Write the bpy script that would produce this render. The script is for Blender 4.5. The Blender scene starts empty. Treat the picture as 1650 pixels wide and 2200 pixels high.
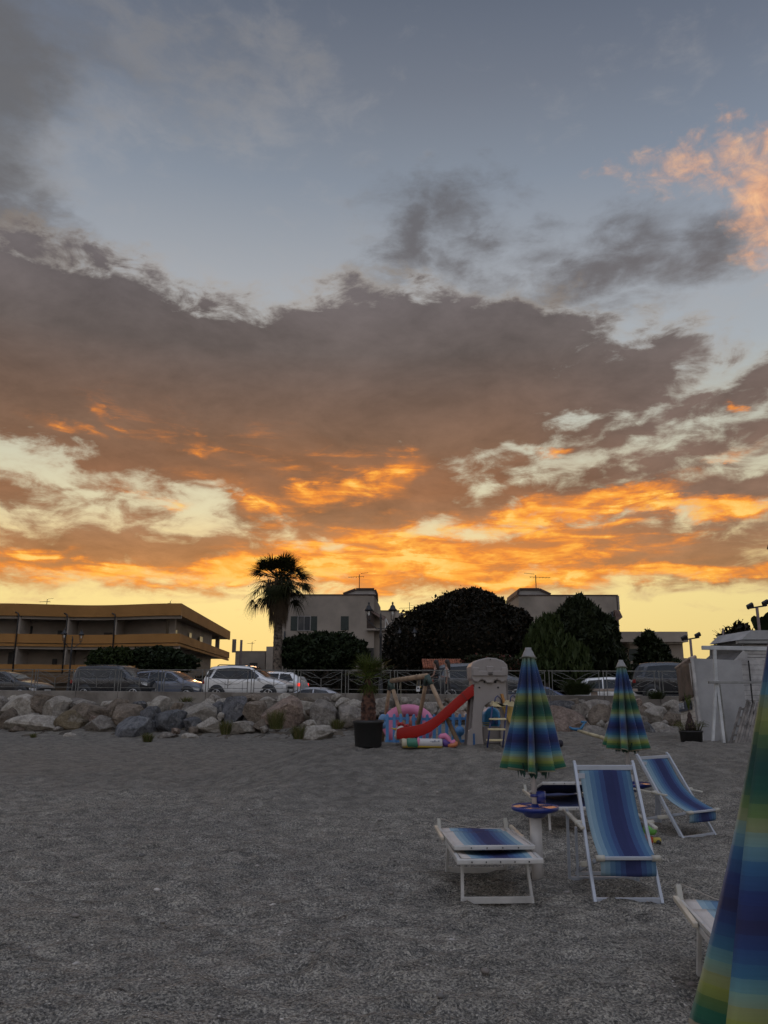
import bpy, bmesh, math, random
import numpy as np
from mathutils import Vector, Matrix, noise as mn
R = math.radians
PI = math.pi
SC = bpy.context.scene
COL = SC.collection
# ---------------------------------------------------------------- camera
FPX, PITCH, EYE = 1653.0, R(13.2), 1.6
cam = bpy.data.cameras.new('camera')
cam.sensor_fit = 'VERTICAL'; cam.sensor_height = 36.0; cam.lens = FPX / 2200 * 36
cam.clip_start = 0.05; cam.clip_end = 3000
camo = bpy.data.objects.new('camera', cam); COL.objects.link(camo)
camo.location = (0, 0, EYE); camo.rotation_euler = (R(90) + PITCH, 0, 0)
SC.camera = camo
def ray(px, py):
    u = (px - 825) / FPX; v = (1100 - py) / FPX
    return Vector((u, math.cos(PITCH) - v * math.sin(PITCH), math.sin(PITCH) + v * math.cos(PITCH)))
def P(px, py, Y):                      # photo pixel -> point on the plane y = Y
    d = ray(px, py); return Vector((0, 0, EYE)) + d * (Y / d.y)
def PX(px, Y, z):                      # x of pixel column px for a point at depth Y, height z
    c = Y * math.cos(PITCH) + (z - EYE) * math.sin(PITCH)
    return (px - 825) / FPX * c
# ---------------------------------------------------------------- look
SC.view_settings.view_transform = 'Standard'; SC.view_settings.look = 'None'
SC.view_settings.exposure = 0.0; SC.view_settings.gamma = 1.0
SC.view_settings.use_curve_mapping = False
SC.cycles.adaptive_threshold = 0.02; SC.cycles.adaptive_min_samples = 8
SC.cycles.max_bounces = 6; SC.cycles.diffuse_bounces = 3
def lin(c):
    return tuple(((x / 255) / 12.92 if x / 255 <= 0.04045 else ((x / 255 + 0.055) / 1.055) ** 2.4) for x in c)
# ---------------------------------------------------------------- node expression helper
class S:
    """a socket (or number) with arithmetic that builds Math nodes"""
    nt = None
    def __init__(s, k): s.k = k
    @staticmethod
    def m(op, *a, clamp=False):
        n = S.nt.nodes.new('ShaderNodeMath'); n.operation = op; n.use_clamp = clamp
        for i, x in enumerate(a):
            x = x.k if isinstance(x, S) else x
            if isinstance(x, (int, float)): n.inputs[i].default_value = x
            else: S.nt.links.new(x, n.inputs[i])
        return S(n.outputs[0])
    def __add__(a, b): return S.m('ADD', a, b)
    __radd__ = __add__
    def __sub__(a, b): return S.m('SUBTRACT', a, b)
    def __rsub__(a, b): return S.m('SUBTRACT', b, a)
    def __mul__(a, b): return S.m('MULTIPLY', a, b)
    __rmul__ = __mul__
    def __truediv__(a, b): return S.m('DIVIDE', a, b)
    def max(a, b): return S.m('MAXIMUM', a, b)
    def min(a, b): return S.m('MINIMUM', a, b)
    def sat(a): return S.m('ADD', a, 0.0, clamp=True)
def sstep(x, lo, hi):
    n = S.nt.nodes.new('ShaderNodeMapRange'); n.interpolation_type = 'SMOOTHSTEP'
    S.nt.links.new(x.k, n.inputs['Value']); n.inputs['From Min'].default_value = lo; n.inputs['From Max'].default_value = hi
    return S(n.outputs['Result'])
def mixc(f, a, b, blend='MIX'):
    n = S.nt.nodes.new('ShaderNodeMix'); n.data_type = 'RGBA'; n.blend_type = blend
    for i, x in ((0, f), (6, a), (7, b)):
        x = x.k if isinstance(x, S) else x
        if isinstance(x, (int, float)): n.inputs[i].default_value = x
        elif isinstance(x, tuple): n.inputs[i].default_value = tuple(x[:3]) + (1,)
        else: S.nt.links.new(x, n.inputs[i])
    return S(n.outputs[2])
def xyz(x, y, z=0.0):
    n = S.nt.nodes.new('ShaderNodeCombineXYZ')
    for i, v in enumerate((x, y, z)):
        if isinstance(v, S): S.nt.links.new(v.k, n.inputs[i])
        else: n.inputs[i].default_value = v
    return S(n.outputs[0])
def sep(v):
    n = S.nt.nodes.new('ShaderNodeSeparateXYZ'); S.nt.links.new(v.k, n.inputs[0])
    return [S(o) for o in n.outputs]
def nz(v, scale, detail=5.0, rough=0.55, dist=0.0, col=False, dim='2D'):
    n = S.nt.nodes.new('ShaderNodeTexNoise'); n.noise_dimensions = dim
    S.nt.links.new(v.k, n.inputs['Vector'])
    n.inputs['Scale'].default_value = scale; n.inputs['Detail'].default_value = detail
    n.inputs['Roughness'].default_value = rough; n.inputs['Distortion'].default_value = dist
    return S(n.outputs['Color' if col else 'Fac'])
def ramp(x, stops, interp='LINEAR'):
    n = S.nt.nodes.new('ShaderNodeValToRGB'); n.color_ramp.interpolation = interp
    S.nt.links.new(x.k, n.inputs[0]); e = n.color_ramp.elements
    while len(e) > 1: e.remove(e[-1])
    for i, (p, c) in enumerate(stops):
        q = e[0] if i == 0 else e.new(p)
        q.position = p; q.color = tuple(c[:3]) + (1,)
    return S(n.outputs[0])
# ---------------------------------------------------------------- sky
def azel(px, py):
    d = ray(px, py).normalized(); return math.degrees(math.atan2(d.x, d.y)), math.degrees(math.asin(d.z))
world = bpy.data.worlds.new('World'); SC.world = world; world.use_nodes = True
wt = world.node_tree; wt.nodes.clear(); S.nt = wt
tc = wt.nodes.new('ShaderNodeTexCoord')
dv = S(tc.outputs['Generated']); dx, dy, dz = sep(dv)
az = S.m('ARCTAN2', dx, dy) * 57.29578
el = S.m('ARCSINE', dz) * 57.29578
# cloud-plane projection: features flatten towards the horizon
k = S.m('DIVIDE', 1.0, dz.max(0.0) + 0.16)
q = xyz(dx * k, dy * k * 1.0, 0.37)
ae = xyz(az * 0.02, el * 0.045, 0.0)
w1 = nz(q, 1.6, 3, 0.6, 0, col=True); w2 = nz(ae, 5.0, 6, 0.62, 0, col=True)
a1, b1, c1 = sep(w1); a2, b2, c2 = sep(w2)
amp = S.m('MULTIPLY_ADD', el.max(0.0), 0.022, 0.32)        # edges wander more overhead than near the horizon
azw = az + (a1 - 0.5) * 9.0 * amp + (a2 - 0.5) * 9.0 * amp
elw = el + (b1 - 0.5) * 5.0 * amp + (b2 - 0.5) * 6.5 * amp
pv = xyz(azw, elw, 0.0)
def ell(px, py, rx, ry, rot=0):
    """signed distance (degrees) to an ellipse given where it stands in the sky"""
    c = azel(px, py); e = azel(px + 40, py); f = azel(px, py - 40)
    sx = math.hypot(e[0] - c[0], e[1] - c[1]) / 40; sy = math.hypot(f[0] - c[0], f[1] - c[1]) / 40
    ax, ay = rx * sx, ry * sy
    m = min(ax, ay); t = R(rot)
    def dot(cx, cy, a):
        return S.m('MULTIPLY_ADD', azw, cx / a, S.m('MULTIPLY_ADD', elw, cy / a, -(cx * c[0] + cy * c[1]) / a))
    u = dot(math.cos(t), math.sin(t), ax); v = dot(-math.sin(t), math.cos(t), ay)
    return S.m('MULTIPLY_ADD', S.m('SQRT', S.m('MULTIPLY_ADD', u, u, v * v)), -m, m)
def union(L):
    D = ell(*L[0])
    for a in L[1:]: D = D.max(ell(*a))
    return D
MAIN = [(150, 760, 420, 230, -8), (560, 860, 520, 225, 0), (900, 800, 420, 170, -5), (1250, 830, 250, 85, -4), (1400, 790, 120, 45, 8),
        (640, 1020, 360, 120, -14), (250, 950, 330, 80, -14), (820, 1090, 230, 110, 0), (40, 590, 150, 70, -10), (400, 1020, 210, 46, -18), (1230, 905, 190, 32, -4), (1350, 735, 90, 16, -6)]
LOW = [(60, 1072, 200, 26, 0), (300, 1170, 380, 52, 3), (120, 1215, 420, 42, 1), (560, 1135, 90, 24, 20), (620, 1195, 330, 50, 4), (960, 1200, 330, 58, 0),
       (1320, 1180, 430, 72, -2), (1250, 1075, 330, 50, 8), (1560, 1060, 220, 55, 0), (1320, 1020, 200, 35, 8), (1400, 905, 170, 26, 6), (1580, 845, 130, 45, 18),
       (1600, 920, 170, 38, 0), (1080, 1060, 120, 40, 0), (1040, 1010, 110, 28, 0), (170, 1050, 150, 16, 0), (1640, 780, 60, 26, 30), (1150, 965, 45, 12, 0), (1500, 965, 90, 14, 4), (1450, 1225, 330, 32, -3), (450, 1268, 42, 7, 0), (860, 1250, 280, 30, 0), (250, 1240, 380, 26, 1), (1250, 1238, 330, 26, 0)]
HIGH = [(925, 455, 100, 50, -10), (885, 510, 58, 90, 25), (985, 570, 60, 28, -35), (1005, 490, 26, 50, 0), (1180, 600, 130, 66, 22), (1290, 545, 130, 58, 20), (1500, 505, 140, 58, 5), (1110, 520, 40, 26, 0),
        (860, 595, 25, 10, 0), (1120, 650, 100, 30, 0), (30, 470, 150, 50, -10), (1250, 668, 60, 16, 0)]
HOLES = [(920, 1132, 75, 30, 8), (745, 1160, 50, 14, -30), (330, 1096, 150, 17, -6), (50, 1000, 130, 20, -10), (90, 1118, 230, 13, 0), (1080, 965, 140, 20, 10), (1260, 925, 90, 12, 8), (870, 950, 1, 1, 0),
         (1560, 1000, 60, 14, 6), (500, 1060, 40, 10, 0), (1330, 965, 130, 10, 6)]
D = union(MAIN).max(union(LOW))
H = union(HOLES)
D = D.min(H * -1.5 + 0.45)
fine = nz(q, 3.6, 7, 0.62, 0.4); fine2 = nz(ae, 13, 5, 0.62, 0.3)
Dn = D + (fine - 0.5) * 3.4 * amp + (fine2 - 0.5) * (amp * 2.2 + 2.2)
# the rest of the sky, away from the cloud bank, has its own scattered cloud
away = sstep(S.m('ABSOLUTE', az), 32.0, 46.0).max(sstep(el, 52.0, 66.0))
gen = a1
dens = sstep(Dn, -0.55, 0.8)
hi = sstep(union(HIGH) + (fine - 0.5) * 3.0 + (fine2 - 0.5) * 2.8, -1.6, 2.0) * 0.9
lefty = sstep(union([(-60, 160, 200, 330, 0), (30, 0, 260, 60, 0), (-20, 360, 130, 130, 0)]) + (fine - 0.5) * 7.0 + (fine2 - 0.5) * 4.0, -3.0, 5.5) * 0.85
veil = sstep(union([(330, 90, 420, 90, -18), (640, 190, 160, 60, -30), (120, 300, 200, 180, 0), (1370, 90, 120, 40, -18), (1600, 70, 50, 40, 40), (1400, 170, 70, 30, -50), (1030, 225, 60, 30, -25), (600, 620, 300, 60, -12), (1560, 620, 200, 50, 0)])
             + (fine - 0.5) * 12.0 + (fine2 - 0.5) * 9.0, -1.5, 5.5) * 0.55
# clear sky by elevation
e01 = (el / 50.0).sat()
def ey(py): return max(0.0, azel(825, py)[1] / 50)
clear = ramp(e01, [(ey(1470), lin((238, 205, 128))), (ey(1290), lin((250, 224, 150))), (ey(1210), lin((250, 216, 146))), (ey(1110), lin((226, 214, 174))), (ey(980), lin((206, 204, 182))),
                   (ey(800), lin((176, 180, 182))), (ey(620), lin((164, 168, 174))), (ey(400), lin((134, 143, 156))), (ey(200), lin((115, 122, 135))), (ey(0), lin((98, 106, 121)))])
sunaz = S.m('ABSOLUTE', az + 6.0)
clear = mixc(sstep(sunaz, 8.0, 42.0) * 0.30, clear, mixc(1.0, clear, (0.55, 0.66, 0.84), 'MULTIPLY'))
cbase = ramp(e01, [(ey(1300), lin((205, 140, 75))), (ey(1220), lin((178, 122, 76))), (ey(1150), lin((152, 112, 82))), (ey(1060), lin((142, 98, 70))), (ey(960), lin((122, 92, 73))),
                   (ey(860), lin((108, 87, 76))), (ey(760), lin((99, 89, 86))), (ey(640), lin((104, 97, 98))), (ey(450), lin((112, 108, 112))), (ey(50), lin((106, 106, 108)))])
cgrey = ramp(e01, [(ey(1250), lin((160, 118, 82))), (ey(1100), lin((128, 104, 90))), (ey(950), lin((114, 98, 92))), (ey(700), lin((104, 98, 98)))])
cbase = mixc(sstep(az, 8.0, 22.0) * 0.75, cbase, cgrey)
shade = (nz(q, 3.0, 6, 0.66, 0.2) - 0.5) * 0.95 + (fine2 - 0.5) * 0.35 + 1.02
cbase = mixc(1.0, cbase, shade, 'MULTIPLY')
# under-lit orange: strongest low over the horizon
def glow(L, soft=1.0):
    G = None
    for (px, py, rx, ry, rot, w) in L:
        d = sstep(ell(px, py, rx, ry, rot), -0.2, min(rx, ry) * 0.030) * w
        G = d if G is None else G.max(d)
    return G
G = glow([(300, 1240, 520, 40, 1, 1.0), (60, 1190, 110, 22, 5, .72), (560, 1205, 260, 40, 6, .9), (720, 1210, 260, 90, -10, .95), (830, 1010, 130, 60, 25, .66), (700, 1060, 110, 40, 20, .62),
          (580, 1095, 60, 24, -35, .6), (880, 1215, 260, 60, 0, .88), (1080, 1120, 260, 52, 8, .88), (1250, 1090, 320, 40, 10, .85), (1520, 1090, 320, 30, -3, 1.0), (1050, 1190, 260, 60, -8, .72),
          (1350, 1238, 480, 24, -1, .85), (220, 895, 80, 20, -25, .36), (450, 960, 130, 30, -15, .36), (1580, 968, 60, 16, 10, .6), (1130, 965, 60, 16, 0, .4), (350, 1085, 120, 20, -8, .45), (120, 925, 150, 20, -12, .3), (1600, 860, 40, 16, 0, .4), (700, 980, 420, 110, -8, .24), (330, 920, 300, 70, -12, .18), (950, 1170, 700, 100, 0, .62), (1150, 1235, 420, 34, 0, .9), (560, 1075, 260, 60, -18, .34)])
ridge = S.m('ABSOLUTE', nz(ae, 8.0, 5, 0.6, 0.6) - 0.5) * 2.0
str_ = nz(xyz(az * 0.02 + el * 0.02, el * 0.12), 9.0, 4, 0.6, 0.4)
cbase = mixc(sstep(G, 0.0, 0.9) * 0.68, cbase, mixc(sstep(el, 12.0, 22.0), lin((226, 138, 66)), lin((164, 102, 64))))
gm = sstep(G + (str_ - 0.5) * 1.7 - ridge * 0.7 + (fine - 0.5) * 0.7 + (fine2 - 0.5) * 0.5, 0.0, 0.95) * sstep(G, 0.02, 0.3)
orange = ramp((gm * 0.75 + (fine2 - 0.35) * 0.8 * gm).sat(), [(0.0, lin((218, 124, 54))), (0.45, lin((255, 148, 44))), (0.8, lin((255, 178, 70))), (1.0, lin((255, 208, 112)))])
ccol = mixc((gm * 1.15).sat(), cbase, orange)
# thin cloud edges facing the afterglow catch more light
sky = mixc(veil, clear, mixc(0.62, clear, lin((172, 168, 166))))
sky = mixc(lefty, sky, lin((100, 99, 101)))
sky = mixc(hi, sky, ramp(e01, [(ey(700), lin((101, 94, 94))), (ey(400), lin((99, 99, 104))), (ey(0), lin((98, 98, 100)))]))
scud = sstep(D + (fine - 0.5) * 5.0 + (fine2 - 0.5) * 4.0, -1.6, 0.6) * sstep(el, 3.5, 6.0) * 0.46
sky = mixc(scud, sky, mixc(0.5, ccol, lin((206, 186, 158))))
sky = mixc(dens * 0.985, sky, ccol)
# the peach cloud high on the right, still in the sun
pk = union([(1675, 390, 135, 90, -30), (1490, 342, 95, 16, -4), (1600, 345, 120, 38, -10), (1650, 480, 100, 60, -40), (1545, 288, 14, 10, 40)])
fp = nz(xyz(az * 0.05 + el * 0.03, el * 0.05 - az * 0.02), 12.0, 4, 0.6, 0.3)
pkm = sstep(pk + (fine2 - 0.5) * 2.6 + (fp - 0.5) * 1.8, -1.1, 1.7)
sky = mixc(pkm * 0.95, sky, ramp((fp * 1.3 - 0.15).sat(), [(0.2, lin((176, 142, 128))), (0.5, lin((222, 168, 134))), (0.85, lin((246, 192, 146)))]))
# elsewhere: open twilight sky with scattered cloud
gd = sstep(gen + (fine - 0.5) * 0.4, 0.5, 0.64) * 0.8
other = mixc(gd, ramp(e01, [(0, lin((204, 188, 172))), (0.25, lin((176, 174, 176))), (0.8, lin((136, 143, 158))), (1, lin((122, 132, 152)))]), lin((134, 128, 132)))
sky = mixc(away, sky, other)
# sky texture (sun just above the horizon) adds the real scattering
sk = wt.nodes.new('ShaderNodeTexSky'); sk.sky_type = 'NISHITA'; sk.sun_disc = False
sk.sun_elevation = R(3.0); sk.sun_rotation = R(-7.0); sk.air_density = 1.2; sk.dust_density = 1.5
sky = mixc(1.0, sky, mixc(1.0, S(sk.outputs[0]), (0.003, 0.003, 0.003), 'MULTIPLY'), 'ADD')
back = sstep(dy * -1.0, -0.15, 0.75) * sstep(el, -5.0, 40.0); BACK = 2.3  # unseen sky behind the camera brightened as added fill for the foreground
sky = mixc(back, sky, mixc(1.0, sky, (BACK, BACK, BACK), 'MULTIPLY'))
sky = mixc(sstep(el, 50.0, 72.0), sky, mixc(1.0, sky, (2.7, 2.6, 2.5), 'MULTIPLY'))  # overhead sky, out of view, also boosted to light surfaces from above
below = sstep(el * -1.0, 0.5, 3.0)
sky = mixc(below, sky, (0.05, 0.055, 0.065))
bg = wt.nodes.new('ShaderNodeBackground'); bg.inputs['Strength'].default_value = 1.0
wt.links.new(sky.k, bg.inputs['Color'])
wo = wt.nodes.new('ShaderNodeOutputWorld'); wt.links.new(bg.outputs[0], wo.inputs['Surface'])
# ---------------------------------------------------------------- sun (down behind the cloud bank)
sl = bpy.data.lights.new('sun', 'SUN'); sl.energy = 0.35; sl.angle = R(12); sl.color = (1.0, 0.55, 0.28)
so = bpy.data.objects.new('sun', sl); COL.objects.link(so)
so.rotation_euler = (R(90 - 7.0), 0, R(180 + 7.0)); so.location = (-20, 150, 30)
# ================================================================ helpers
rnd = random.Random(7); RN = np.random.RandomState(11)
class MB:
    def __init__(s): s.bm = bmesh.new()
    def add(s, vs, fs, smooth=False):
        v = [s.bm.verts.new(Vector(p)) for p in vs]
        for f in fs:
            try:
                q = s.bm.faces.new([v[i] for i in f]); q.smooth = smooth
            except ValueError: pass
        return v
    def box(s, c, sz, rot=None, taper=1.0):
        hx, hy, hz = sz[0] / 2, sz[1] / 2, sz[2] / 2; L = []
        for z in (-1, 1):
            t = taper if z > 0 else 1.0
            for x, y in ((-1, -1), (1, -1), (1, 1), (-1, 1)):
                p = Vector((x * hx * t, y * hy * t, z * hz))
                if rot is not None: p = rot @ p
                L.append(p + Vector(c))
        s.add(L, [(3, 2, 1, 0), (4, 5, 6, 7), (0, 1, 5, 4), (1, 2, 6, 5), (2, 3, 7, 6), (3, 0, 4, 7)]); return s
    def bar(s, a, b, w, h=None, up=(0, 0, 1), ext=0.0):
        a = Vector(a); b = Vector(b); h = h or w; d = (b - a); L = d.length; d.normalize()
        a = a - d * ext; b = b + d * ext; L += 2 * ext
        u = Vector(up); x = d.cross(u)
        if x.length < 1e-4: x = d.cross(Vector((0, 1, 0)))
        x.normalize(); y = x.cross(d).normalized()
        m = Matrix((x, d, y)).transposed()
        return s.box((a + b) / 2, (w, L, h), m)
    def tube(s, pts, r, n=8, cap=True, smooth=True):
        pts = [Vector(p) for p in pts]; m = len(pts)
        rs = r if isinstance(r, (list, tuple)) else [r] * m
        vs = []; prev = None
        for i, p in enumerate(pts):
            d = (pts[min(i + 1, m - 1)] - pts[max(i - 1, 0)]).normalized()
            if prev is None:
                x = d.cross(Vector((0, 0, 1)))
                if x.length < 1e-3: x = d.cross(Vector((0, 1, 0)))
            else: x = prev - d * prev.dot(d)
            x.normalize(); prev = x; y = d.cross(x)
            for k in range(n):
                a = 2 * PI * k / n; vs.append(p + (x * math.cos(a) + y * math.sin(a)) * rs[i])
        fs = [(i * n + k, i * n + (k + 1) % n, (i + 1) * n + (k + 1) % n, (i + 1) * n + k) for i in range(m - 1) for k in range(n)]
        if cap: fs += [tuple(range(n))[::-1], tuple(range((m - 1) * n, m * n))]
        s.add(vs, fs, smooth); return s
    def lathe(s, prof, c=(0, 0, 0), n=20, smooth=True, cap=True, rot=None):
        vs = []
        for r, z in prof:
            for k in range(n):
                a = 2 * PI * k / n; p = Vector((r * math.cos(a), r * math.sin(a), z))
                if rot is not None: p = rot @ p
                vs.append(p + Vector(c))
        m = len(prof)
        fs = [(i * n + k, i * n + (k + 1) % n, (i + 1) * n + (k + 1) % n, (i + 1) * n + k) for i in range(m - 1) for k in range(n)]
        if cap: fs += [tuple(range(n))[::-1], tuple(range((m - 1) * n, m * n))]
        s.add(vs, fs, smooth); return s
    def ball(s, c, r, n=12, m=8, rot=None, smooth=True):
        if isinstance(r, (int, float)): r = (r, r, r)
        vs = [];
        for i in range(m + 1):
            t = PI * i / m
            for k in range(n):
                a = 2 * PI * k / n
                p = Vector((r[0] * math.sin(t) * math.cos(a), r[1] * math.sin(t) * math.sin(a), -r[2] * math.cos(t)))
                if rot is not None: p = rot @ p
                vs.append(p + Vector(c))
        s.add(vs, [(i * n + k, i * n + (k + 1) % n, (i + 1) * n + (k + 1) % n, (i + 1) * n + k) for i in range(m) for k in range(n)], smooth); return s
    def prism(s, pts, off, smooth=False):
        """polygon extruded by a vector"""
        n = len(pts); off = Vector(off); a = [Vector(p) for p in pts]; b = [p + off for p in a]
        s.add(a + b, [tuple(range(n)), tuple(range(n, 2 * n))[::-1]] + [(i, i + n, (i + 1) % n + n, (i + 1) % n) for i in range(n)], smooth); return s
    def grid(s, rows, smooth=True, close=False):
        m = len(rows); n = len(rows[0]); vs = [p for r in rows for p in r]
        fs = [(i * n + k, i * n + (k + 1) % n, (i + 1) * n + (k + 1) % n, (i + 1) * n + k) for i in range(m - 1) for k in range(n if close else n - 1)]
        s.add(vs, fs, smooth); return s
    def build(s, name, m, parent=None, world=False, bevel=0.0, solid=0.0, label=None):
        bm = s.bm
        bmesh.ops.remove_doubles(bm, verts=bm.verts, dist=1e-5)
        bmesh.ops.recalc_face_normals(bm, faces=bm.faces)
        if world and parent is not None:
            for v in bm.verts: v.co -= parent.location
        me = bpy.data.meshes.new(name); bm.to_mesh(me); bm.free()
        if m is not None: me.materials.append(m)
        o = bpy.data.objects.new(name, me); COL.objects.link(o)
        if parent is not None: o.parent = parent
        if bevel:
            b = o.modifiers.new('bevel', 'BEVEL'); b.width = bevel; b.segments = 2; b.limit_method = 'ANGLE'; b.angle_limit = R(35)
        if solid:
            b = o.modifiers.new('solid', 'SOLIDIFY'); b.thickness = solid; b.offset = 0
        if label: o['label'] = label
        return o
def fast(name, V, F, m, parent=None, smooth=False):
    """mesh from numpy vertex array and an array of equal-sized faces"""
    me = bpy.data.meshes.new(name); F = np.asarray(F, dtype=np.int32); k = F.shape[1]
    me.vertices.add(len(V)); me.vertices.foreach_set('co', np.asarray(V, dtype=np.float32).ravel())
    me.loops.add(F.size); me.loops.foreach_set('vertex_index', F.ravel())
    me.polygons.add(len(F)); me.polygons.foreach_set('loop_start', np.arange(0, F.size, k, dtype=np.int32))
    me.polygons.foreach_set('loop_total', np.full(len(F), k, dtype=np.int32))
    if smooth: me.polygons.foreach_set('use_smooth', np.ones(len(F), dtype=bool))
    me.update(); me.validate(); me.materials.append(m)
    o = bpy.data.objects.new(name, me); COL.objects.link(o)
    if parent is not None: o.parent = parent
    return o
def tag(o, label=None, cat=None, group=None, kind=None):
    if label: o['label'] = label
    if cat: o['category'] = cat
    if group: o['group'] = group
    if kind: o['kind'] = kind
    return o
def thing(name, label, cat, loc=(0, 0, 0), rotz=0.0, group=None):
    o = bpy.data.objects.new(name, None); COL.objects.link(o); o.empty_display_size = 0.2
    o.location = loc; o.rotation_euler = (0, 0, rotz)
    return tag(o, label, cat, group)
def dup(root, loc, rotz=0.0, label=None, scale=None):
    r = root.copy(); COL.objects.link(r); r.location = loc; r.rotation_euler = (0, 0, rotz)
    if label: r['label'] = label
    if scale: r.scale = scale
    for ch in list(root.children):
        c = ch.copy(); COL.objects.link(c); c.parent = r
        for g in list(ch.children):
            d = g.copy(); COL.objects.link(d); d.parent = c
    return r
# ---------------------------------------------------------------- materials
MATS = {}
def newmat(name):
    m = bpy.data.materials.new(name); m.use_nodes = True; S.nt = m.node_tree; m.node_tree.nodes.clear()
    b = m.node_tree.nodes.new('ShaderNodeBsdfPrincipled'); o = m.node_tree.nodes.new('ShaderNodeOutputMaterial')
    m.node_tree.links.new(b.outputs[0], o.inputs['Surface']); return m, b
def setin(b, key, v):
    if isinstance(v, S): S.nt.links.new(v.k, b.inputs[key])
    elif isinstance(v, tuple): b.inputs[key].default_value = tuple(v[:3]) + (1,)
    else: b.inputs[key].default_value = v
def coords(kind='Object'):
    n = S.nt.nodes.new('ShaderNodeTexCoord'); return S(n.outputs[kind])
def vscale(v, sx, sy, sz, rot=(0, 0, 0)):
    n = S.nt.nodes.new('ShaderNodeMapping'); S.nt.links.new(v.k, n.inputs[0]); n.inputs['Scale'].default_value = (sx, sy, sz); n.inputs['Rotation'].default_value = rot; return S(n.outputs[0])
def bump(h, strength=0.3, dist=0.02):
    n = S.nt.nodes.new('ShaderNodeBump'); n.inputs['Strength'].default_value = strength; n.inputs['Distance'].default_value = dist
    S.nt.links.new(h.k, n.inputs['Height']); return S(n.outputs[0])
def voro(v, scale, feature='F1', out='Distance', rand=1.0):
    n = S.nt.nodes.new('ShaderNodeTexVoronoi'); n.feature = feature; S.nt.links.new(v.k, n.inputs['Vector'])
    n.inputs['Scale'].default_value = scale; n.inputs['Randomness'].default_value = rand; return S(n.outputs[out])
def mat(name, col, rough=0.6, metal=0.0, var=0.18, vs=3.0, col2=None, bs=0.0, bf=30.0, spec=None, coat=0.0):
    """plain painted / moulded / plastered surface with uneven colour, dirt and a little relief"""
    if name in MATS: return MATS[name]
    m, b = newmat(name); c = coords()
    n1 = nz(c, vs, 5, 0.6, dim='3D')
    f = sstep(n1, 0.3, 0.72)
    c2 = col2 or tuple(x * (1 - var * 1.6) for x in col)
    setin(b, 'Base Color', mixc(f, tuple(x * (1 + var * 0.4) for x in col), c2))
    setin(b, 'Roughness', (n1 - 0.5) * 0.25 + rough); setin(b, 'Metallic', metal)
    if spec is not None: setin(b, 'Specular IOR Level', spec)
    if coat: setin(b, 'Coat Weight', coat); setin(b, 'Coat Roughness', 0.05)
    if bs: setin(b, 'Normal', bump(nz(c, bf, 4, 0.6, dim='3D'), bs, 0.01))
    MATS[name] = m; return m
def glassmat(name, col=(0.02, 0.022, 0.025), rough=0.06):
    if name in MATS: return MATS[name]
    m, b = newmat(name); setin(b, 'Base Color', col); setin(b, 'Roughness', rough); setin(b, 'Specular IOR Level', 0.45)
    setin(b, 'Roughness', nz(coords(), 4, 2, dim='3D') * 0.08 + rough)
    MATS[name] = m; return m
def leafmat(name, c1, c2, c3=None, rough=0.55, scale=2.5):
    if name in MATS: return MATS[name]
    m, b = newmat(name); g = S.nt.nodes.new('ShaderNodeNewGeometry'); r = S(g.outputs['Random Per Island'])
    n = nz(coords(), scale, 3, 0.6, dim='3D')
    c = mixc((r * 0.6 + sstep(n, 0.35, 0.65) * 0.4).sat(), c1, c2)
    if c3: c = mixc(sstep(r, 0.86, 0.9), c, c3)
    setin(b, 'Base Color', c); setin(b, 'Roughness', rough); setin(b, 'Specular IOR Level', 0.1)
    MATS[name] = m; return m
# ================================================================ lie of the land
def sm(t):
    t = max(0.0, min(1.0, t)); return t * t * (3 - 2 * t)
def wallY(x): return 32.3 - 0.205 * x          # line of the sea wall
def wallZ(x): return 1.555 - 0.0082 * x        # its top
LAND = 1.2
def terrace(x, y):
    e = sm((x + 3.4 + 0.35 * math.sin(y * 1.3)) / 2.6)
    a = 10.3 + 0.5 * math.sin(x * 0.8 + 1) - 0.1 * x
    rise = sm((y - a) / 4.6)
    top = 0.60 if y < 15 else 0.60 - 0.022 * (y - 15)
    if y > 15.5: e = max(0.0, min(1.0, (x + 3.2 - 0.2 * (y - 15)) / 2.6)); e = sm(e)
    return top * rise * e
def relief(x, y):
    p = Vector((x, y, 0))
    a = mn.noise(p * 0.35) * 0.05 + mn.noise(p * 1.1 + Vector((7, 3, 1))) * 0.028
    b = mn.fractal(Vector((x * 3.4, y * 4.6, 2.0)), 0.75, 2.1, 4) * 0.036
    return a + b
def dimple(x, y):
    # overlapping footprints: rounded hollows on a jittered lattice
    s = 0.0; gx, gy = math.floor(x / 0.42), math.floor(y / 0.42)
    for i in (-1, 0, 1):
        for j in (-1, 0, 1):
            h = hash((gx + i, gy + j)) & 0xffff
            if h % 5 < 3:
                cx = (gx + i + (h % 97) / 97) * 0.42; cy = (gy + j + (h % 89) / 89) * 0.42
                r = 0.10 + (h % 13) * 0.005; d = ((x - cx) ** 2 + ((y - cy) * 1.25) ** 2) / (r * r)
                if d < 4: s += -0.032 * math.exp(-d * 1.6) + 0.018 * math.exp(-(math.sqrt(d) - 1.35) ** 2 * 5)
    return s
def ground(x, y, detail=True):
    wy = wallY(x)
    if y >= wy + 0.15: return LAND - 0.02
    k = sm((y - (wy - 6.5)) / 6.5)
    z = terrace(x, y) * (1 - k * 0.8) + (relief(x, y) + dimple(x, y) if detail else 0.0)
    z += 0.85 * max(0.0, min(1.0, (y - (wy - 5.2)) / 5.0)) * (1.0 if y > wy - 5.2 else 0.0) * (1.0 - 0.25 * terrace(x, y))
    return z
def axis(segs):
    L = []
    for a, b, n in segs: L += list(np.linspace(a, b, n, endpoint=False))
    L.append(segs[-1][1]); return L
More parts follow.
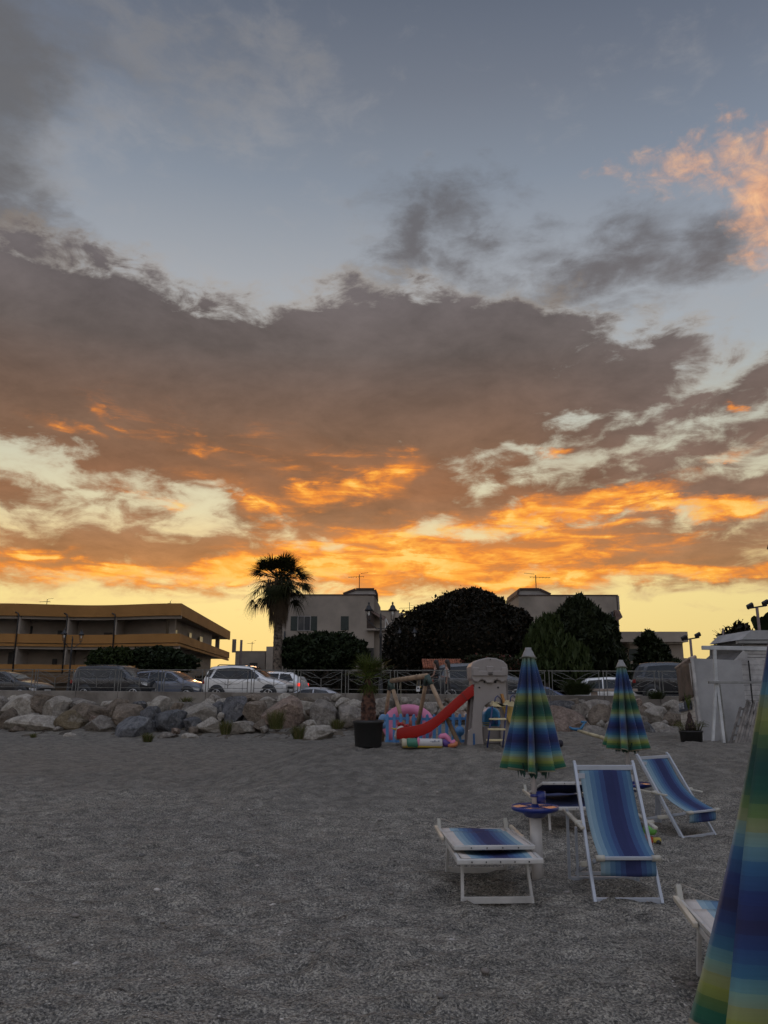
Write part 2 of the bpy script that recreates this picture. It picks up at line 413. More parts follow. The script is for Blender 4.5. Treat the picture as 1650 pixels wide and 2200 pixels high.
def build_ground():
    ys = axis([(-1500, -60, 6), (-60, 0, 12), (0, 3.2, 12), (3.2, 11, 200), (11, 16.5, 90), (16.5, 30, 70), (30, 40, 40), (40, 120, 12), (120, 2600, 8)])
    xs = axis([(-1600, -60, 6), (-60, -20, 16), (-20, -7, 60), (-7, 6.5, 300), (6.5, 16, 45), (16, 60, 16), (60, 1600, 6)])
    V = [];
    for y in ys:
        for x in xs:
            z = ground(x, y) if -60 < x < 60 and 0 < y < 45 else (LAND - 0.02 if y > 30 else (-0.05 if y > -12 else -1.5))
            V.append((x, y, z))
    n = len(xs); m = len(ys)
    I = np.arange(m * n).reshape(m, n)
    F = np.stack([I[:-1, :-1], I[:-1, 1:], I[1:, 1:], I[1:, :-1]], -1).reshape(-1, 4)
    m_, b = newmat('beach_sand'); c = coords(); cx, cy, cz = sep(c)
    big = nz(c, 0.35, 4, 0.6, dim='2D'); mid = nz(vscale(c, 1, 1.6, 1), 3.0, 5, 0.65, dim='2D'); gr = nz(c, 55, 3, 0.7, dim='2D'); gr2 = nz(c, 150, 2, 0.6, dim='2D')
    sandy = sstep(cy + (big - 0.5) * 9.0 + cx * 0.35, 9.5, 14.5)                # pebbles near the sea, finer sand further up
    peb = voro(c, 92, out='Color'); pr, pg, pb = sep(peb)
    pd = voro(c, 92)
    dark = lin((110, 108, 104)); light = lin((170, 166, 158))
    colp = mixc(sstep(mid * 0.5 + gr * 0.6, 0.38, 0.74), dark, light)
    colp = mixc(1.0, colp, mixc(sstep(pr, 0.1, 0.95), (0.58, 0.58, 0.58), (1.5, 1.46, 1.38)), 'MULTIPLY')
    colp = mixc(sstep(pg, 0.93, 0.97) * 0.6, colp, lin((176, 170, 162)))
    cols = mixc(sstep(mid * 0.7 + gr * 0.3, 0.32, 0.68), lin((112, 108, 101)), lin((144, 139, 130)))
    cols = mixc(sstep(gr2, 0.62, 0.72) * 0.5, cols, lin((160, 152, 142)))
    colr = mixc(sandy * 0.9, colp, cols)
    setin(b, 'Base Color', mixc(1.0, colr, mixc(big, (1.12, 1.1, 1.06), (0.86, 0.86, 0.88)), 'MULTIPLY')); setin(b, 'Roughness', 0.92); setin(b, 'Specular IOR Level', 0.15)
    lump = nz(vscale(c, 1, 1.5, 1), 4.5, 5, 0.6, 0.3, dim='2D'); lump2 = nz(vscale(c, 1, 1.4, 1), 13, 4, 0.6, dim='2D')
    h = (pd * -0.010 + gr * 0.010) * (S.m('MULTIPLY_ADD', sandy, -0.8, 1.0)) + lump * 0.26 + lump2 * 0.085 + gr2 * 0.003
    setin(b, 'Normal', bump(h, 1.0, 1.0))
    o = fast('beach', V, F, m_, smooth=True); tag(o, kind='structure'); return o
build_ground()
# promenade, road and the far pavement lie on the land behind the wall
MATS['asphalt'] = None; del MATS['asphalt']
asph = mat('asphalt', (0.05, 0.05, 0.052), 0.85, var=0.25, vs=0.8, bs=0.3, bf=60)
pave = mat('paving', (0.20, 0.185, 0.165), 0.85, var=0.2, vs=1.5, bs=0.2, bf=20)
conc = mat('concrete', (0.20, 0.18, 0.155), 0.9, var=0.28, vs=1.1, bs=0.4, bf=14, col2=(0.11, 0.095, 0.08))
def strip(name, a, b, z, m, th=0.0, kind='structure'):
    """a band of the promenade between two distances behind the wall line"""
    mb = MB(); X = [-90, 90]
    pts = [(x, wallY(x) + d, z) for x, d in ((X[0], a), (X[1], a), (X[1], b), (X[0], b))]
    if th: mb.prism(pts, (0, 0, -th))
    else: mb.add(pts, [(0, 1, 2, 3)])
    o = mb.build(name, m); tag(o, kind=kind); return o
strip('promenade', 0.22, 3.0, LAND + 0.02, pave, 0.12)
strip('road', 3.0, 10.5, LAND - 0.012, asph)
strip('pavement', 10.5, 13.0, LAND + 0.02, pave, 0.12)
wl = MB()
for k in range(2): pass
strip('road_marking', 5.3, 5.42, LAND - 0.008, mat('road_paint', (0.7, 0.7, 0.68), 0.7))
# ---------------------------------------------------------------- sea wall
sw = MB(); n = 0; x = -44.0
while x < 40:
    x2 = x + 2.02
    a, b = (x, wallY(x)), (x2 - 0.012, wallY(x2 - 0.012)); nx, ny = 0.2, 0.98
    j = 0.008 * math.sin(n * 2.7)
    pts = [(a[0], a[1] + j, wallZ(x)), (b[0], b[1] + j, wallZ(x2)), (b[0] + .06, b[1] + .3, wallZ(x2)), (a[0] + .06, a[1] + .3, wallZ(x))]
    sw.prism(pts, (0, 0, -1.3)); x = x2; n += 1
t = sw.build('sea_wall', conc, bevel=0.02); tag(t, 'long low bare concrete sea wall above the boulders', 'wall')
# ---------------------------------------------------------------- railing bays
railm = mat('galvanised_steel', (0.17, 0.17, 0.16), 0.55, metal=0.4, var=0.2, vs=6)
def bay(L=2.0, H=0.93):
    r = thing('railing_panel', '', 'railing', group='steel railing bays along the sea wall')
    f = MB()
    for xx in (0.05, 0.17, L - 0.05): f.bar((xx, 0, 0), (xx, 0, H), 0.03)
    f.bar((0, 0, H), (L + 0.02, 0, H), 0.045, 0.04); f.bar((0.17, 0, 0.16), (L - 0.05, 0, 0.16), 0.022)
    f.build('frame', railm, r)
    g = MB(); c = (L + 0.12) / 2; w = c - 0.18
    g.bar((c, 0, 0.16), (c, 0, 0.58), 0.026)
    for s in (-1, 1):
        for zt in (0.0, -0.29):
            g.tube([(c, 0, 0.58 + zt), (c + s * w * .3, 0, 0.72 + zt), (c + s * w * .55, 0, 0.83 + zt), (c + s * w * .75, 0, 0.86 + zt), (c + s * w, 0, 0.86 + zt)], 0.009, 5)
            g.tube([(c, 0, 0.58 + zt), (c + s * w * .2, 0, 0.63 + zt), (c + s * w * .5, 0, 0.64 + zt), (c + s * w * .75, 0, 0.76 + zt), (c + s * w, 0, 0.86 + zt)], 0.009, 5)
    g.build('leaf_pattern', railm, r)
    return r
ANCH = [(30, 'left of the dark saloon'), (125, 'between the dark saloon and the boxy SUV'), (220, 'in front of the boxy black SUV'), (318, 'in front of the black SUV bonnet'), (410, 'in front of the blue grey hatchback'), (510, 'in front of the white crossover'),
        (605, 'in front of the white crossover bonnet'), (710, 'right of the white hatchback with the lit tail light'), (812, 'behind the tall potted palm'), (912, 'behind the wooden swing beam and the walking women'), (1020, 'behind the grey play tower'),
        (1125, 'behind the tip of the nearer striped umbrella'), (1232, 'above the grass clump on the wall'), (1340, 'behind the concrete bench'), (1425, 'in front of the dark car beside the white shack'), (1530, 'hidden behind the white shack')]
proto = None; xs_ = []
x = PX(79, 36, 2.0); x0 = x - 2.03 * 2
for i in range(17):
    xx = x0 + 2.03 * i; y = wallY(xx) + 0.14; ang = math.atan(-0.205)
    pxc = 825 + (xx + 1.0) / (wallY(xx + 1.0) * math.cos(PITCH)) * FPX
    if pxc < -30 or pxc > 1560: continue
    lab = min(ANCH, key=lambda a: abs(a[0] - pxc))[1]
    lab = 'thin grey railing bay, ' + lab
    if proto is None: proto = bay(); o = proto; o.location = (xx, y, wallZ(xx)); o.rotation_euler = (0, R(0.45), ang); o['label'] = lab
    else: o = dup(proto, (xx, y, wallZ(xx)), ang, lab); o.rotation_euler = (0, R(0.45), ang)
# ---------------------------------------------------------------- boulders
def rockmat(name, c, c2, spot=None):
    m, b = newmat(name); o = S.nt.nodes.new('ShaderNodeObjectInfo'); rr = S(o.outputs['Random'])
    g = coords(); n1 = nz(g, 3.2, 7, 0.68, 0.6, dim='3D'); n2 = nz(g, 14, 5, 0.65, dim='3D')
    col = mixc(sstep(n1, 0.36, 0.66), c, c2)
    v = S.m('ABSOLUTE', nz(vscale(g, 1, 1, 2.5, (0.4, 0.3, 0)), 2.0, 5, 0.6, 1.0, dim='3D') - 0.5)
    col = mixc(sstep(v * -1.0, -0.025, 0.0) * 0.5, col, tuple(x * 1.5 for x in c2))
    if spot: col = mixc(sstep(nz(g, 1.7, 4, 0.6, dim='3D'), 0.55, 0.68), col, spot)
    col = mixc(1.0, col, n2 * 1.3 + 0.34, 'MULTIPLY'); col = mixc(1.0, col, rr * 0.35 + 0.82, 'MULTIPLY')
    setin(b, 'Base Color', col); setin(b, 'Roughness', 0.9); setin(b, 'Specular IOR Level', 0.2)
    setin(b, 'Normal', bump(n1 * 1.6 + n2 * 0.8, 1.0, 0.12)); return m
TONE = {'L': ('pale grey', rockmat('pale_limestone', lin((172, 165, 154)), lin((134, 127, 117)))),
        'G': ('grey', rockmat('grey_limestone', lin((148, 141, 132)), lin((110, 104, 97)))),
        'B': ('brown', rockmat('brown_stone', lin((128, 116, 103)), lin((94, 85, 75)))),
        'D': ('dark grey', rockmat('dark_stone', lin((108, 107, 108)), lin((74, 74, 76)), lin((130, 128, 126)))),
        'T': ('tan', rockmat('tan_stone', lin((132, 118, 94)), lin((98, 88, 72)), lin((146, 138, 125)))),
        'P': ('pinkish', rockmat('pink_stone', lin((146, 128, 116)), lin((110, 96, 86)), lin((160, 144, 130)))),
        'S': ('slate blue', rockmat('slate_stone', lin((116, 117, 119)), lin((80, 81, 84)), lin((128, 127, 126))))}
RK = []
def rr_(scale, ox, oy, L):
    for a in L.split(';'):
        p = a.split(); cx, cy, w, h = map(float, p[:4]); RK.append((ox + cx / scale, oy + cy / scale, w / scale, h / scale, p[4]))
rr_(4.853, 0, 1420, "30 480 150 160 G;150 415 100 70 L;235 495 330 210 L;440 490 200 210 B;600 530 240 200 L;760 480 190 130 G;690 420 110 60 L;880 490 190 110 G;960 560 320 160 B;1170 450 150 80 L;1230 530 230 170 B;1330 600 290 200 B;1460 490 150 110 D;1565 480 90 80 L;60 640 150 210 B;380 665 450 140 L;185 605 100 60 G;755 640 250 160 T;1050 670 300 130 G;1420 720 380 220 S;1560 600 190 180 D;605 712 90 40 G;740 780 120 50 L;560 410 120 70 B;330 420 120 60 G")
rr_(4.342, 320, 1400, "130 535 180 150 L;20 660 130 200 D;205 670 270 160 S;270 560 110 120 B;390 540 170 110 G;480 605 280 150 L;530 515 120 70 L;605 455 90 80 G;700 490 110 80 L;660 560 130 120 D;810 560 190 210 D;1010 580 200 200 B;1000 465 160 90 B;1120 490 140 90 L;1250 600 270 250 P;1270 460 110 90 L;1465 555 180 150 L;1385 505 110 80 G;1200 460 60 50 G;580 705 230 120 L;860 710 240 100 L;1050 700 110 80 B;1500 690 120 90 L;1570 760 260 120 L;1640 590 190 190 G;410 690 150 110 D;1620 470 150 80 G;1480 470 130 60 B;170 800 150 70 G;380 810 120 60 L")
rr_(3.929, 400, 1160, "1390 1490 170 150 G;1320 1395 130 80 L;1410 1400 120 90 L;1480 1560 120 130 B;1280 1335 80 60 L")
rr_(5.156, 800, 1390, "70 660 260 150 G;260 610 110 90 G;380 620 120 110 L;490 640 110 90 G;620 690 170 100 G;560 600 90 70 B;710 660 160 90 L;810 720 130 90 G;1030 670 150 120 L;1010 760 170 90 P;930 640 130 100 G;200 740 180 90 D;330 720 160 100 B;480 740 150 100 D;870 600 110 70 B;1130 660 120 90 G;1200 740 140 110 L;1290 650 130 90 B;1350 760 150 100 G;1480 780 130 90 D;1600 780 150 110 G;1720 680 140 110 L;1700 780 150 100 B;1560 700 130 100 G;1420 640 120 80 L")
rr_(3.511, 1180, 1230, "70 1040 220 120 D;160 1015 130 110 B;300 1060 190 140 G;110 1155 270 200 P;390 1020 110 80 G;400 1130 140 170 B;330 1215 170 80 G;765 1030 120 60 L;690 1065 100 80 B;800 1110 170 130 L;925 1030 130 90 L;930 1130 120 130 B;975 1080 90 90 G;840 1220 160 110 L;925 1255 180 130 G;730 1225 110 130 D;705 1145 70 90 G;860 1080 80 60 B;240 985 50 40 G;470 1060 120 100 B;520 1180 150 120 G;610 1080 120 110 G;600 1230 150 110 B")
fr_ = random.Random(77)
for k in range(46):
    x_ = 8 + k * 31.5 + fr_.uniform(-9, 9); y_ = fr_.uniform(1506, 1572)
    RK.append((x_, y_, fr_.uniform(13, 24), fr_.uniform(10, 17), fr_.choice('LGLGBP')))
LM = [(0, 40, 'at the picture left edge'), (40, 95, 'below the dark saloon'), (95, 165, 'between dark saloon and boxy SUV'), (165, 230, 'below the boxy SUV rear'), (230, 290, 'below the boxy SUV front'), (290, 345, 'below the grille of the boxy SUV'),
      (345, 400, 'below the blue grey hatchback'), (400, 450, 'just left of the white crossover'), (450, 510, 'below the rear of the white crossover'), (510, 565, 'below the middle of the white crossover'), (565, 625, 'below the nose of the white crossover'), (625, 680, 'below the lit tail light'),
      (680, 745, 'left of the potted palm'), (745, 830, 'behind the tall palm pot'), (830, 880, 'behind the wooden swing'), (880, 935, 'above the pink float'), (935, 1010, 'behind the red slide'), (1010, 1110, 'behind the grey play tower'), (1110, 1185, 'behind the nearer striped umbrella'),
      (1185, 1235, 'right of the nearer umbrella'), (1235, 1290, 'between the two far umbrellas'), (1290, 1345, 'left of the farther umbrella'), (1345, 1395, 'right of the farther umbrella'), (1395, 1430, 'left of the white shack'), (1430, 1700, 'beside the white shack')]
def mkrock(px, py, w, h, tone, seed):
    wy = wallY(PX(px, 33, 1.0)); f = min(1.0, max(0.0, (py - 1500) / 88.0))
    Y = wy - 1.0 - 4.6 * f
    c = P(px, py, Y); s_ = Y / FPX
    rx, rz = w * s_ * 0.58, h * s_ * 0.63; ry = (rx * 0.5 + rz * 0.6)
    r = random.Random(seed); bm = bmesh.new(); bmesh.ops.create_icosphere(bm, subdivisions=4, radius=1.0)
    pl = []
    for _ in range(r.randint(9, 14)):
        d = Vector((r.gauss(0, 1), r.gauss(0, 1), r.gauss(0, 1))).normalized(); pl.append((d, r.uniform(0.55, 0.84)))
    off = Vector((r.uniform(0, 50), r.uniform(0, 50), r.uniform(0, 50)))
    for v in bm.verts:
        p = v.co.copy()
        for d, k in pl:
            t = p.dot(d)
            if t > k: p -= d * (t - k)
        q = p + off
        p *= 1.22 + 0.07 * mn.fractal(q * 1.3, 0.9, 2.0, 4) + 0.05 * mn.ridged_multi_fractal(q * 2.4, 0.9, 2.0, 3, 1.0, 2.0) * 0.5
        v.co = Vector((p.x * rx, p.y * ry, p.z * rz))
    rot = Matrix.Rotation(r.uniform(-.12, .12), 3, 'Y')
    for v in bm.verts: v.co = rot @ v.co
    me = bpy.data.meshes.new('boulder'); bm.to_mesh(me); bm.free()
    me.materials.append(TONE[tone][1]); o = bpy.data.objects.new('boulder', me); COL.objects.link(o); o.location = c
    return o
cnt = {}
for i, (px, py, w, h, tn) in enumerate(RK):
    a = w * h; size = 'huge' if a > 2600 else 'large' if a > 1100 else 'mid-sized' if a > 450 else 'small'
    row = 'on the sand' if py > 1582 else 'in the bottom row' if py > 1555 else 'in the middle row' if py > 1532 else 'in the top row'
    lm = next(t for a0, b0, t in LM if a0 <= px < b0)
    key = '%s %s %sboulder %s %s' % (size, TONE[tn][0], 'flat ' if w > 1.9 * h else 'upright ' if h > w * 1.05 else '', row, lm)
    cnt.setdefault(key, []).append(i)
for key, L in cnt.items():
    L.sort(key=lambda i: RK[i][0])
    for k, i in enumerate(L):
        o = mkrock(*RK[i], 100 + i)
        lab = key if len(L) == 1 else key + (', left one' if k == 0 else ', right one') if len(L) == 2 else key + ', ' + ('first', 'second', 'third', 'fourth', 'fifth', 'sixth')[min(k, 5)] + ' from left'
        lab = lab.replace('small dark grey flat ', 'small flat ') if len(lab.split()) > 16 else lab; lab = lab.replace(' boulder in the', ' boulder,').replace('boulder on the sand', 'boulder on sand') if len(lab.split()) > 16 else lab; tag(o, lab, 'boulder', 'boulders of the rock bank')
# rubble and earth filling the bank, coloured dark to put shade between the boulders
def build_bank():
    V = []; F = []; xs = np.arange(-30, 22, 0.22); ds = np.linspace(-5.6, 0.0, 18)
    for d in ds:
        for x in xs:
            wy = wallY(x); f = (d + 5.6) / 5.6
            z = -0.12 + 1.12 * f + terrace(x, wy - 5) * (1 - f) * 0.3 + 0.10 * mn.noise(Vector((x * 2.2, d * 2.2, 3))) + 0.05 * mn.noise(Vector((x * 6, d * 6, 9)))
            V.append((x, wy + d, z))
    n = len(xs); I = np.arange(len(V)).reshape(len(ds), n)
    F = np.stack([I[:-1, :-1], I[:-1, 1:], I[1:, 1:], I[1:, :-1]], -1).reshape(-1, 4)
    m, b = newmat('dark_gap_earth'); c = coords(); n1 = nz(c, 3, 6, 0.65, dim='3D')
    setin(b, 'Base Color', mixc(sstep(n1, 0.4, 0.65), lin((60, 54, 46)), lin((92, 82, 68)))); setin(b, 'Roughness', 0.95); setin(b, 'Normal', bump(n1, 1.0, 0.15))
    tag(fast('embankment', V, F, m, smooth=True), kind='structure')
build_bank()
# ================================================================ buildings
ochre = mat('ochre_render', (0.26, 0.125, 0.03), 0.85, var=0.12, vs=0.25, bs=0.1)
creamw = mat('cream_render', (0.235, 0.2, 0.165), 0.9, var=0.16, vs=0.35, bs=0.1)
stucco = mat('weathered_stucco', (0.27, 0.232, 0.192), 0.9, var=0.22, vs=0.3, bs=0.15, bf=8)
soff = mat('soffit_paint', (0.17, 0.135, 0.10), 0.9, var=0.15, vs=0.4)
darkin = mat('dark_opening', (0.02, 0.018, 0.016), 0.6)
darkmetal = mat('dark_iron', (0.025, 0.025, 0.027), 0.5, metal=0.3)
winglass = glassmat('window_glass', (0.05, 0.052, 0.055), 0.08)
shutterm = mat('green_shutter', (0.014, 0.022, 0.018), 0.6, vs=6)
coping = mat('dark_coping', (0.05, 0.03, 0.025), 0.8)
def ribbon(mb, pts, z0, z1, th):
    """vertical wall of thickness th along a plan polyline (thickness towards +normal)"""
    n = len(pts); out = [Vector((p[0], p[1], 0)) for p in pts]; inn = []
    for i in range(n):
        d = (out[min(i + 1, n - 1)] - out[max(i - 1, 0)]).normalized(); inn.append(out[i] + Vector((-d.y, d.x, 0)) * th)
    vs = [];
    for i in range(n):
        for p in (out[i], inn[i]):
            for z in (z0, z1): vs.append((p.x, p.y, z))
    fs = []
    for i in range(n - 1):
        a, b = i * 4, i * 4 + 4
        fs += [(a, b, b + 1, a + 1), (a + 2, a + 3, b + 3, b + 2), (a + 1, b + 1, b + 3, a + 3), (a, a + 2, b + 2, b)]
    fs += [(0, 1, 3, 2), (n * 4 - 4, n * 4 - 2, n * 4 - 1, n * 4 - 3)]
    mb.add(vs, fs)
def wavy(x): return 78.5 + 0.9 * math.cos(2 * PI * (x + 29.8) / 18.0)
cx = -20.4; T = thing('apartment_block', 'long ochre three storey apartment block with open loggias and a wavy roof band', 'building', (-36, 80, LAND))
front = [(x, wavy(x)) for x in np.linspace(-62, cx, 60)]
full = front + [(cx - 0.25 * k - 0.0, wavy(cx) + 4.1 * k) for k in range(1, 10)]
def inset(L, d):
    L = [Vector((p[0], p[1], 0)) for p in L]; o = []
    for i in range(len(L)):
        t = (L[min(i + 1, len(L) - 1)] - L[max(i - 1, 0)]).normalized(); o.append((L[i].x - t.y * d, L[i].y + t.x * d))
    return o
def slab(mb, pts, z0, z1):
    poly = [(p[0], p[1], z1) for p in pts] + [(-62, 116, z1)]
    mb.prism(poly, (0, 0, z0 - z1))
mb = MB(); ribbon(mb, full, 9.14, 10.35, 0.25); mb.build('roof_band', ochre, T, True)
mb = MB(); ribbon(mb, inset(full, 0.0), 6.45, 7.33, 0.2); mb.build('balcony_band', ochre, T, True)
mb = MB(); ribbon(mb, full[:60], 3.62, 4.33, 0.2); mb.build('balcony_band', ochre, T, True)
mb = MB(); ribbon(mb, inset(full, 0.06), 6.12, 6.36, 0.2); mb.build('string_course', ochre, T, True)
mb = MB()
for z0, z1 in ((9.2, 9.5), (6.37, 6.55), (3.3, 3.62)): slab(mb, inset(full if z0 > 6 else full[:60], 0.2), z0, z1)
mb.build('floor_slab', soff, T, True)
mb = MB(); back = [(p[0], p[1]) for p in inset(front, 2.6)]
back = [p for p in back if p[0] < cx - 2.2] + [(cx - 2.2, 82.5), (cx - 2.6, 104)]
ribbon(mb, back, 1.2, 9.2, 0.3); mb.build('wall', creamw, T, True)
bx = [PX(p, 78, 8) for p in (-190, -90, 40, 134, 238)]
lw = mat('loggia_wall', (0.30, 0.26, 0.22), 0.9, vs=0.5)
for x in bx: mb = MB(); mb.box((x, wavy(x) + 1.45, 6.3), (0.22, 2.5, 5.7)); mb.build('partition_wall', lw, T, True)
x = PX(362, 79, 8); mb = MB(); mb.box((x, 80.6, 8.25), (0.55, 0.5, 1.85)); mb.build('column', lw, T, True)
for x in bx:
    mb = MB(); y = wavy(x) - 0.09; mb.tube([(x - .35, y, 9.5), (x - .05, y, 9.35), (x, y, 9.1), (x, y, 3.4)], 0.07, 6); mb.build('downpipe', darkmetal, T, True)
mb = MB()                                     # lintels above the loggias
for z in (8.85, 5.85):
    ribbon(mb, inset(front, 0.28), z, z + 0.3, 0.2)
mb.build('lintel', creamw, T, True)
for (x0, x1, z0, z1) in ((118, 127, 7.35, 7.9), (213, 232, 7.35, 7.75), (107, 117, 4.4, 5.0), (182, 192, 4.35, 5.2), (60, 70, 7.35, 8.3), (20, 34, 4.4, 5.6)):
    mb = MB(); xa, xb = PX(x0, 80.6, z0), PX(x1, 80.6, z0); xm = (xa + xb) / 2; mb.box((xm, wavy(xm) + 2.58, (z0 + z1) / 2), (xb - xa, 0.06, z1 - z0)); mb.build('window', darkin, T, True)
for (yy, zz, w, h) in ((84, 7.9, 1.2, 0.6), (90.5, 7.9, 1.1, 0.9), (96, 7.8, 1.4, 1.0)):
    mb = MB(); mb.box((cx - 2.17, yy, zz), (0.08, w, h)); mb.build('window', mat('pale_pane', (0.5, 0.47, 0.4), 0.3), T, True)  # side windows in a pale base colour, without emission
for dxx, yy in ((-1.9, 108.5), (-0.5, 113.4)):
    mb = MB(); mb.box((cx + dxx - .9, yy, 8.2), (0.5, 0.5, 1.9)); mb.build('pillar', creamw, T, True)
mb = MB(); ribbon(mb, [(x, wavy(x) + 0.1) for x in np.linspace(-62, cx, 40)], 2.55, 3.3, 0.2); mb.build('shade_canopy', mat('worn_canopy', (0.12, 0.075, 0.04), 0.9), T, True)
def antenna(x, y, z, h, w, label, s=1):
    t = thing('rooftop_antenna', label, 'antenna', (x, y, z))
    m = MB(); m.tube([(0, 0, 0), (0, 0, h)], 0.035, 5); m.build('mast', darkmetal, t)
    m = MB(); zz = h * 0.86; m.bar((-w * .7 * s, 0, zz - .05), (w * .3 * s, 0, zz + .02), 0.03)
    for k in range(7): m.bar((-w * .65 * s + k * w * .15 * s, -.28, zz - .05), (-w * .65 * s + k * w * .15 * s, .28, zz - .05), 0.018)
    m.bar((0.1 * s, 0, zz + .25), (w * .55 * s, 0, zz + .33), 0.025)
    m.build('boom', darkmetal, t)
p = P(101, 1293, 82); antenna(p.x, 82, 9.5, 1.8, 1.2, 'tiny television antenna on the ochre apartment block roof')
p = P(366, 1293, 82); antenna(p.x, 82, 9.5, 1.6, .3, 'thin bare mast near the corner of the ochre block roof')
def pbox(mb, x0, y0, x1, y1, Y, D):
    """a box whose front face fills the given pixel rectangle at depth Y"""
    a = P(x0, y1, Y); b = P(x1, y1, Y); c = P((x0 + x1) / 2, y0, Y)
    mb.box(((a.x + b.x) / 2, Y + D / 2, (a.z + c.z) / 2), (b.x - a.x, D, c.z - a.z)); return mb
def pwin(T, x0, y0, x1, y1, Y, m=winglass, name='window', frame=True, sill=False):
    mb = MB(); pbox(mb, x0, y0, x1, y1, Y - 0.02, 0.06); w = mb.build(name, m, T, True)
    if frame:
        a, b = P(x0, y1, Y), P(x1, y0, Y); f = MB(); t = 0.07
        xm = PX((x0 + x1) / 2, Y, (a.z + b.z) / 2)
        wd = PX(x1, Y, a.z) - PX(x0, Y, a.z); z0, z1 = a.z, b.z
        for s in (-1, 0, 1): f.box((xm + s * wd / 2, Y - 0.04, (z0 + z1) / 2), (t * (.7 if s == 0 else 1), 0.07, z1 - z0 + t))
        for z in (z0, z1): f.box((xm, Y - 0.043, z), (wd + t, 0.07, t))
        q = f.build('frame', mat('window_frame', (0.2, 0.19, 0.18), 0.6), None)
        for v in q.data.vertices: v.co -= T.location
        q.parent = w
def body(T, x0, y0, x1, Y, D, m=stucco, zb=LAND):
    a = P((x0 + x1) / 2, y0, Y).z; xa, xb = PX(x0, Y, a), PX(x1, Y, a); mb = MB()
    mb.box(((xa + xb) / 2, Y + D / 2, (a + zb) / 2), (xb - xa, D, a - zb)); mb.build('wall', m, T, True)
    mb = MB(); mb.box(((xa + xb) / 2, Y + D / 2, a + 0.04), (xb - xa + .1, D + .1, 0.08)); mb.build('parapet_cap', coping if m is stucco else m, T, True); return xa, xb, a
def tower(T, pts, Y, D, capt=0.16):
    q = [P(x, y, Y) for x, y in pts]; mb = MB(); mb.prism(q, (0, D, 0)); mb.build('stair_tower', mat('pale_stucco', (0.33, 0.31, 0.29), 0.9, vs=0.4), T, True)
    mb = MB()
    for a, b in zip(q[:-1], q[1:]):
        d = (b - a).normalized(); nrm = Vector((-d.z, 0, d.x)); nrm = nrm if nrm.z > 0 else -nrm
        mb.prism([a - Vector((0, .12, 0)), b - Vector((0, .12, 0)), b + nrm * capt - Vector((0, .12, 0)), a + nrm * capt - Vector((0, .12, 0))], (0, D + .3, 0))
    mb.build('roof', coping, T, True)
# central villa
T = thing('villa', 'plain two storey villa behind the tall palm, with closed shutters and a small stair tower', 'house', (-4, 62, LAND))
body(T, 603, 1279, 804, 60, 8.5)
tower(T, [(738, 1278), (765, 1268), (804, 1268)][::1] + [(808, 1278)], 60.6, 5)
pwin(T, 640, 1324, 667, 1355, 60); pwin(T, 624, 1324, 639, 1355, 60, shutterm, 'shutter', False); pwin(T, 667.5, 1324, 681, 1355, 60, shutterm, 'shutter', False)
pwin(T, 732, 1324, 749, 1354, 60, shutterm, 'shutter', False); pwin(T, 786, 1392, 803, 1420, 60, darkin, 'door', False)
pwin(T, 788, 1312, 803.6, 1352, 60, mat('brown_reed_screen', (0.045, 0.028, 0.02), 0.8), 'doorway', False)
mb = MB(); a = P(788, 1353, 60); b = P(833, 1353, 60); mb.box(((a.x + b.x) / 2, 60.8, a.z), (b.x - a.x, 2.4, .14)); mb.build('balcony', stucco, T, True)
mb = MB(); mb.prism([P(789, 1310, 59.9), P(797, 1309, 60.9), P(829, 1327, 60.9), P(825, 1334, 59.4)], (0, 0, .05)); mb.build('awning', mat('brown_awning', (0.10, 0.06, 0.045), 0.9), T, True)
mb = MB(); mb.bar(P(828, 1329, 60.5), P(828, 1353, 60.5), 0.07); mb.bar(P(829, 1329, 60.5), P(839, 1352, 60.5), 0.07); mb.build('awning_post', mat('white_post', (.6, .6, .58), .5), T, True)
mb = MB(); mb.prism([P(804.3, 1281, 60.6), P(809, 1288, 60.6), P(817.5, 1305, 60.6), P(817.5, 1500, 60.6), P(804.3, 1500, 60.6)], (0, 7, 0)); mb.build('side_wing', stucco, T, True)
p = P(772, 1266, 62); antenna(p.x, 62, p.z, 1.2, 1.3, 'television antenna on the stair tower beside the tall palm')
mb = MB(); x = PX(611, 59.95, 5); mb.tube([(x, 59.9, 1.2), (x, 59.9, 6.2)], 0.06, 6); mb.build('downpipe', darkmetal, T, True)
T = thing('house', 'low flat roofed house glimpsed between the villa and the dark dome tree', 'house', (2, 78, LAND))
body(T, 816, 1313, 857, 76, 8); pwin(T, 845, 1340, 862, 1356, 75.9, darkin, 'opening', False)
mb = MB(); pbox(mb, 857, 1317, 868, 1400, 80, 6); mb.build('annexe', stucco, T, True)
p = P(880, 1318, 84); antenna(p.x, 84, p.z - 3.0, 4.2, 1.6, 'faint antenna above the left shoulder of the dark dome tree')
# right villa
T = thing('villa', 'blank walled villa behind the tall dark conifer, with a brown awning at its corner', 'house', (16, 62, LAND))
body(T, 1114, 1280, 1326, 60, 7)
mb = MB(); pbox(mb, 1326.2, 1280, 1332, 1310, 60, 7); mb.build('roof_overhang', stucco, T, True)
tower(T, [(1114, 1279), (1116, 1268), (1158, 1268), (1182, 1279)], 60.6, 5)
mb = MB(); mb.prism([P(1320, 1311, 59.8), P(1331, 1311, 59.8), P(1338, 1326, 59.2), P(1325, 1336, 59.2)], (0, 2.5, 0)); mb.build('awning', mat('brown_awning', (0.1, .06, .045), .9), T, True)
mb = MB(); x = PX(1318, 59.9, 6); mb.tube([(x, 59.88, 1.2), (x, 59.88, 7.7)], 0.07, 6); mb.build('downpipe', darkmetal, T, True)
mb = MB(); pbox(mb, 1108, 1296, 1113.8, 1420, 64, 4); mb.build('side_wing', stucco, T, True)
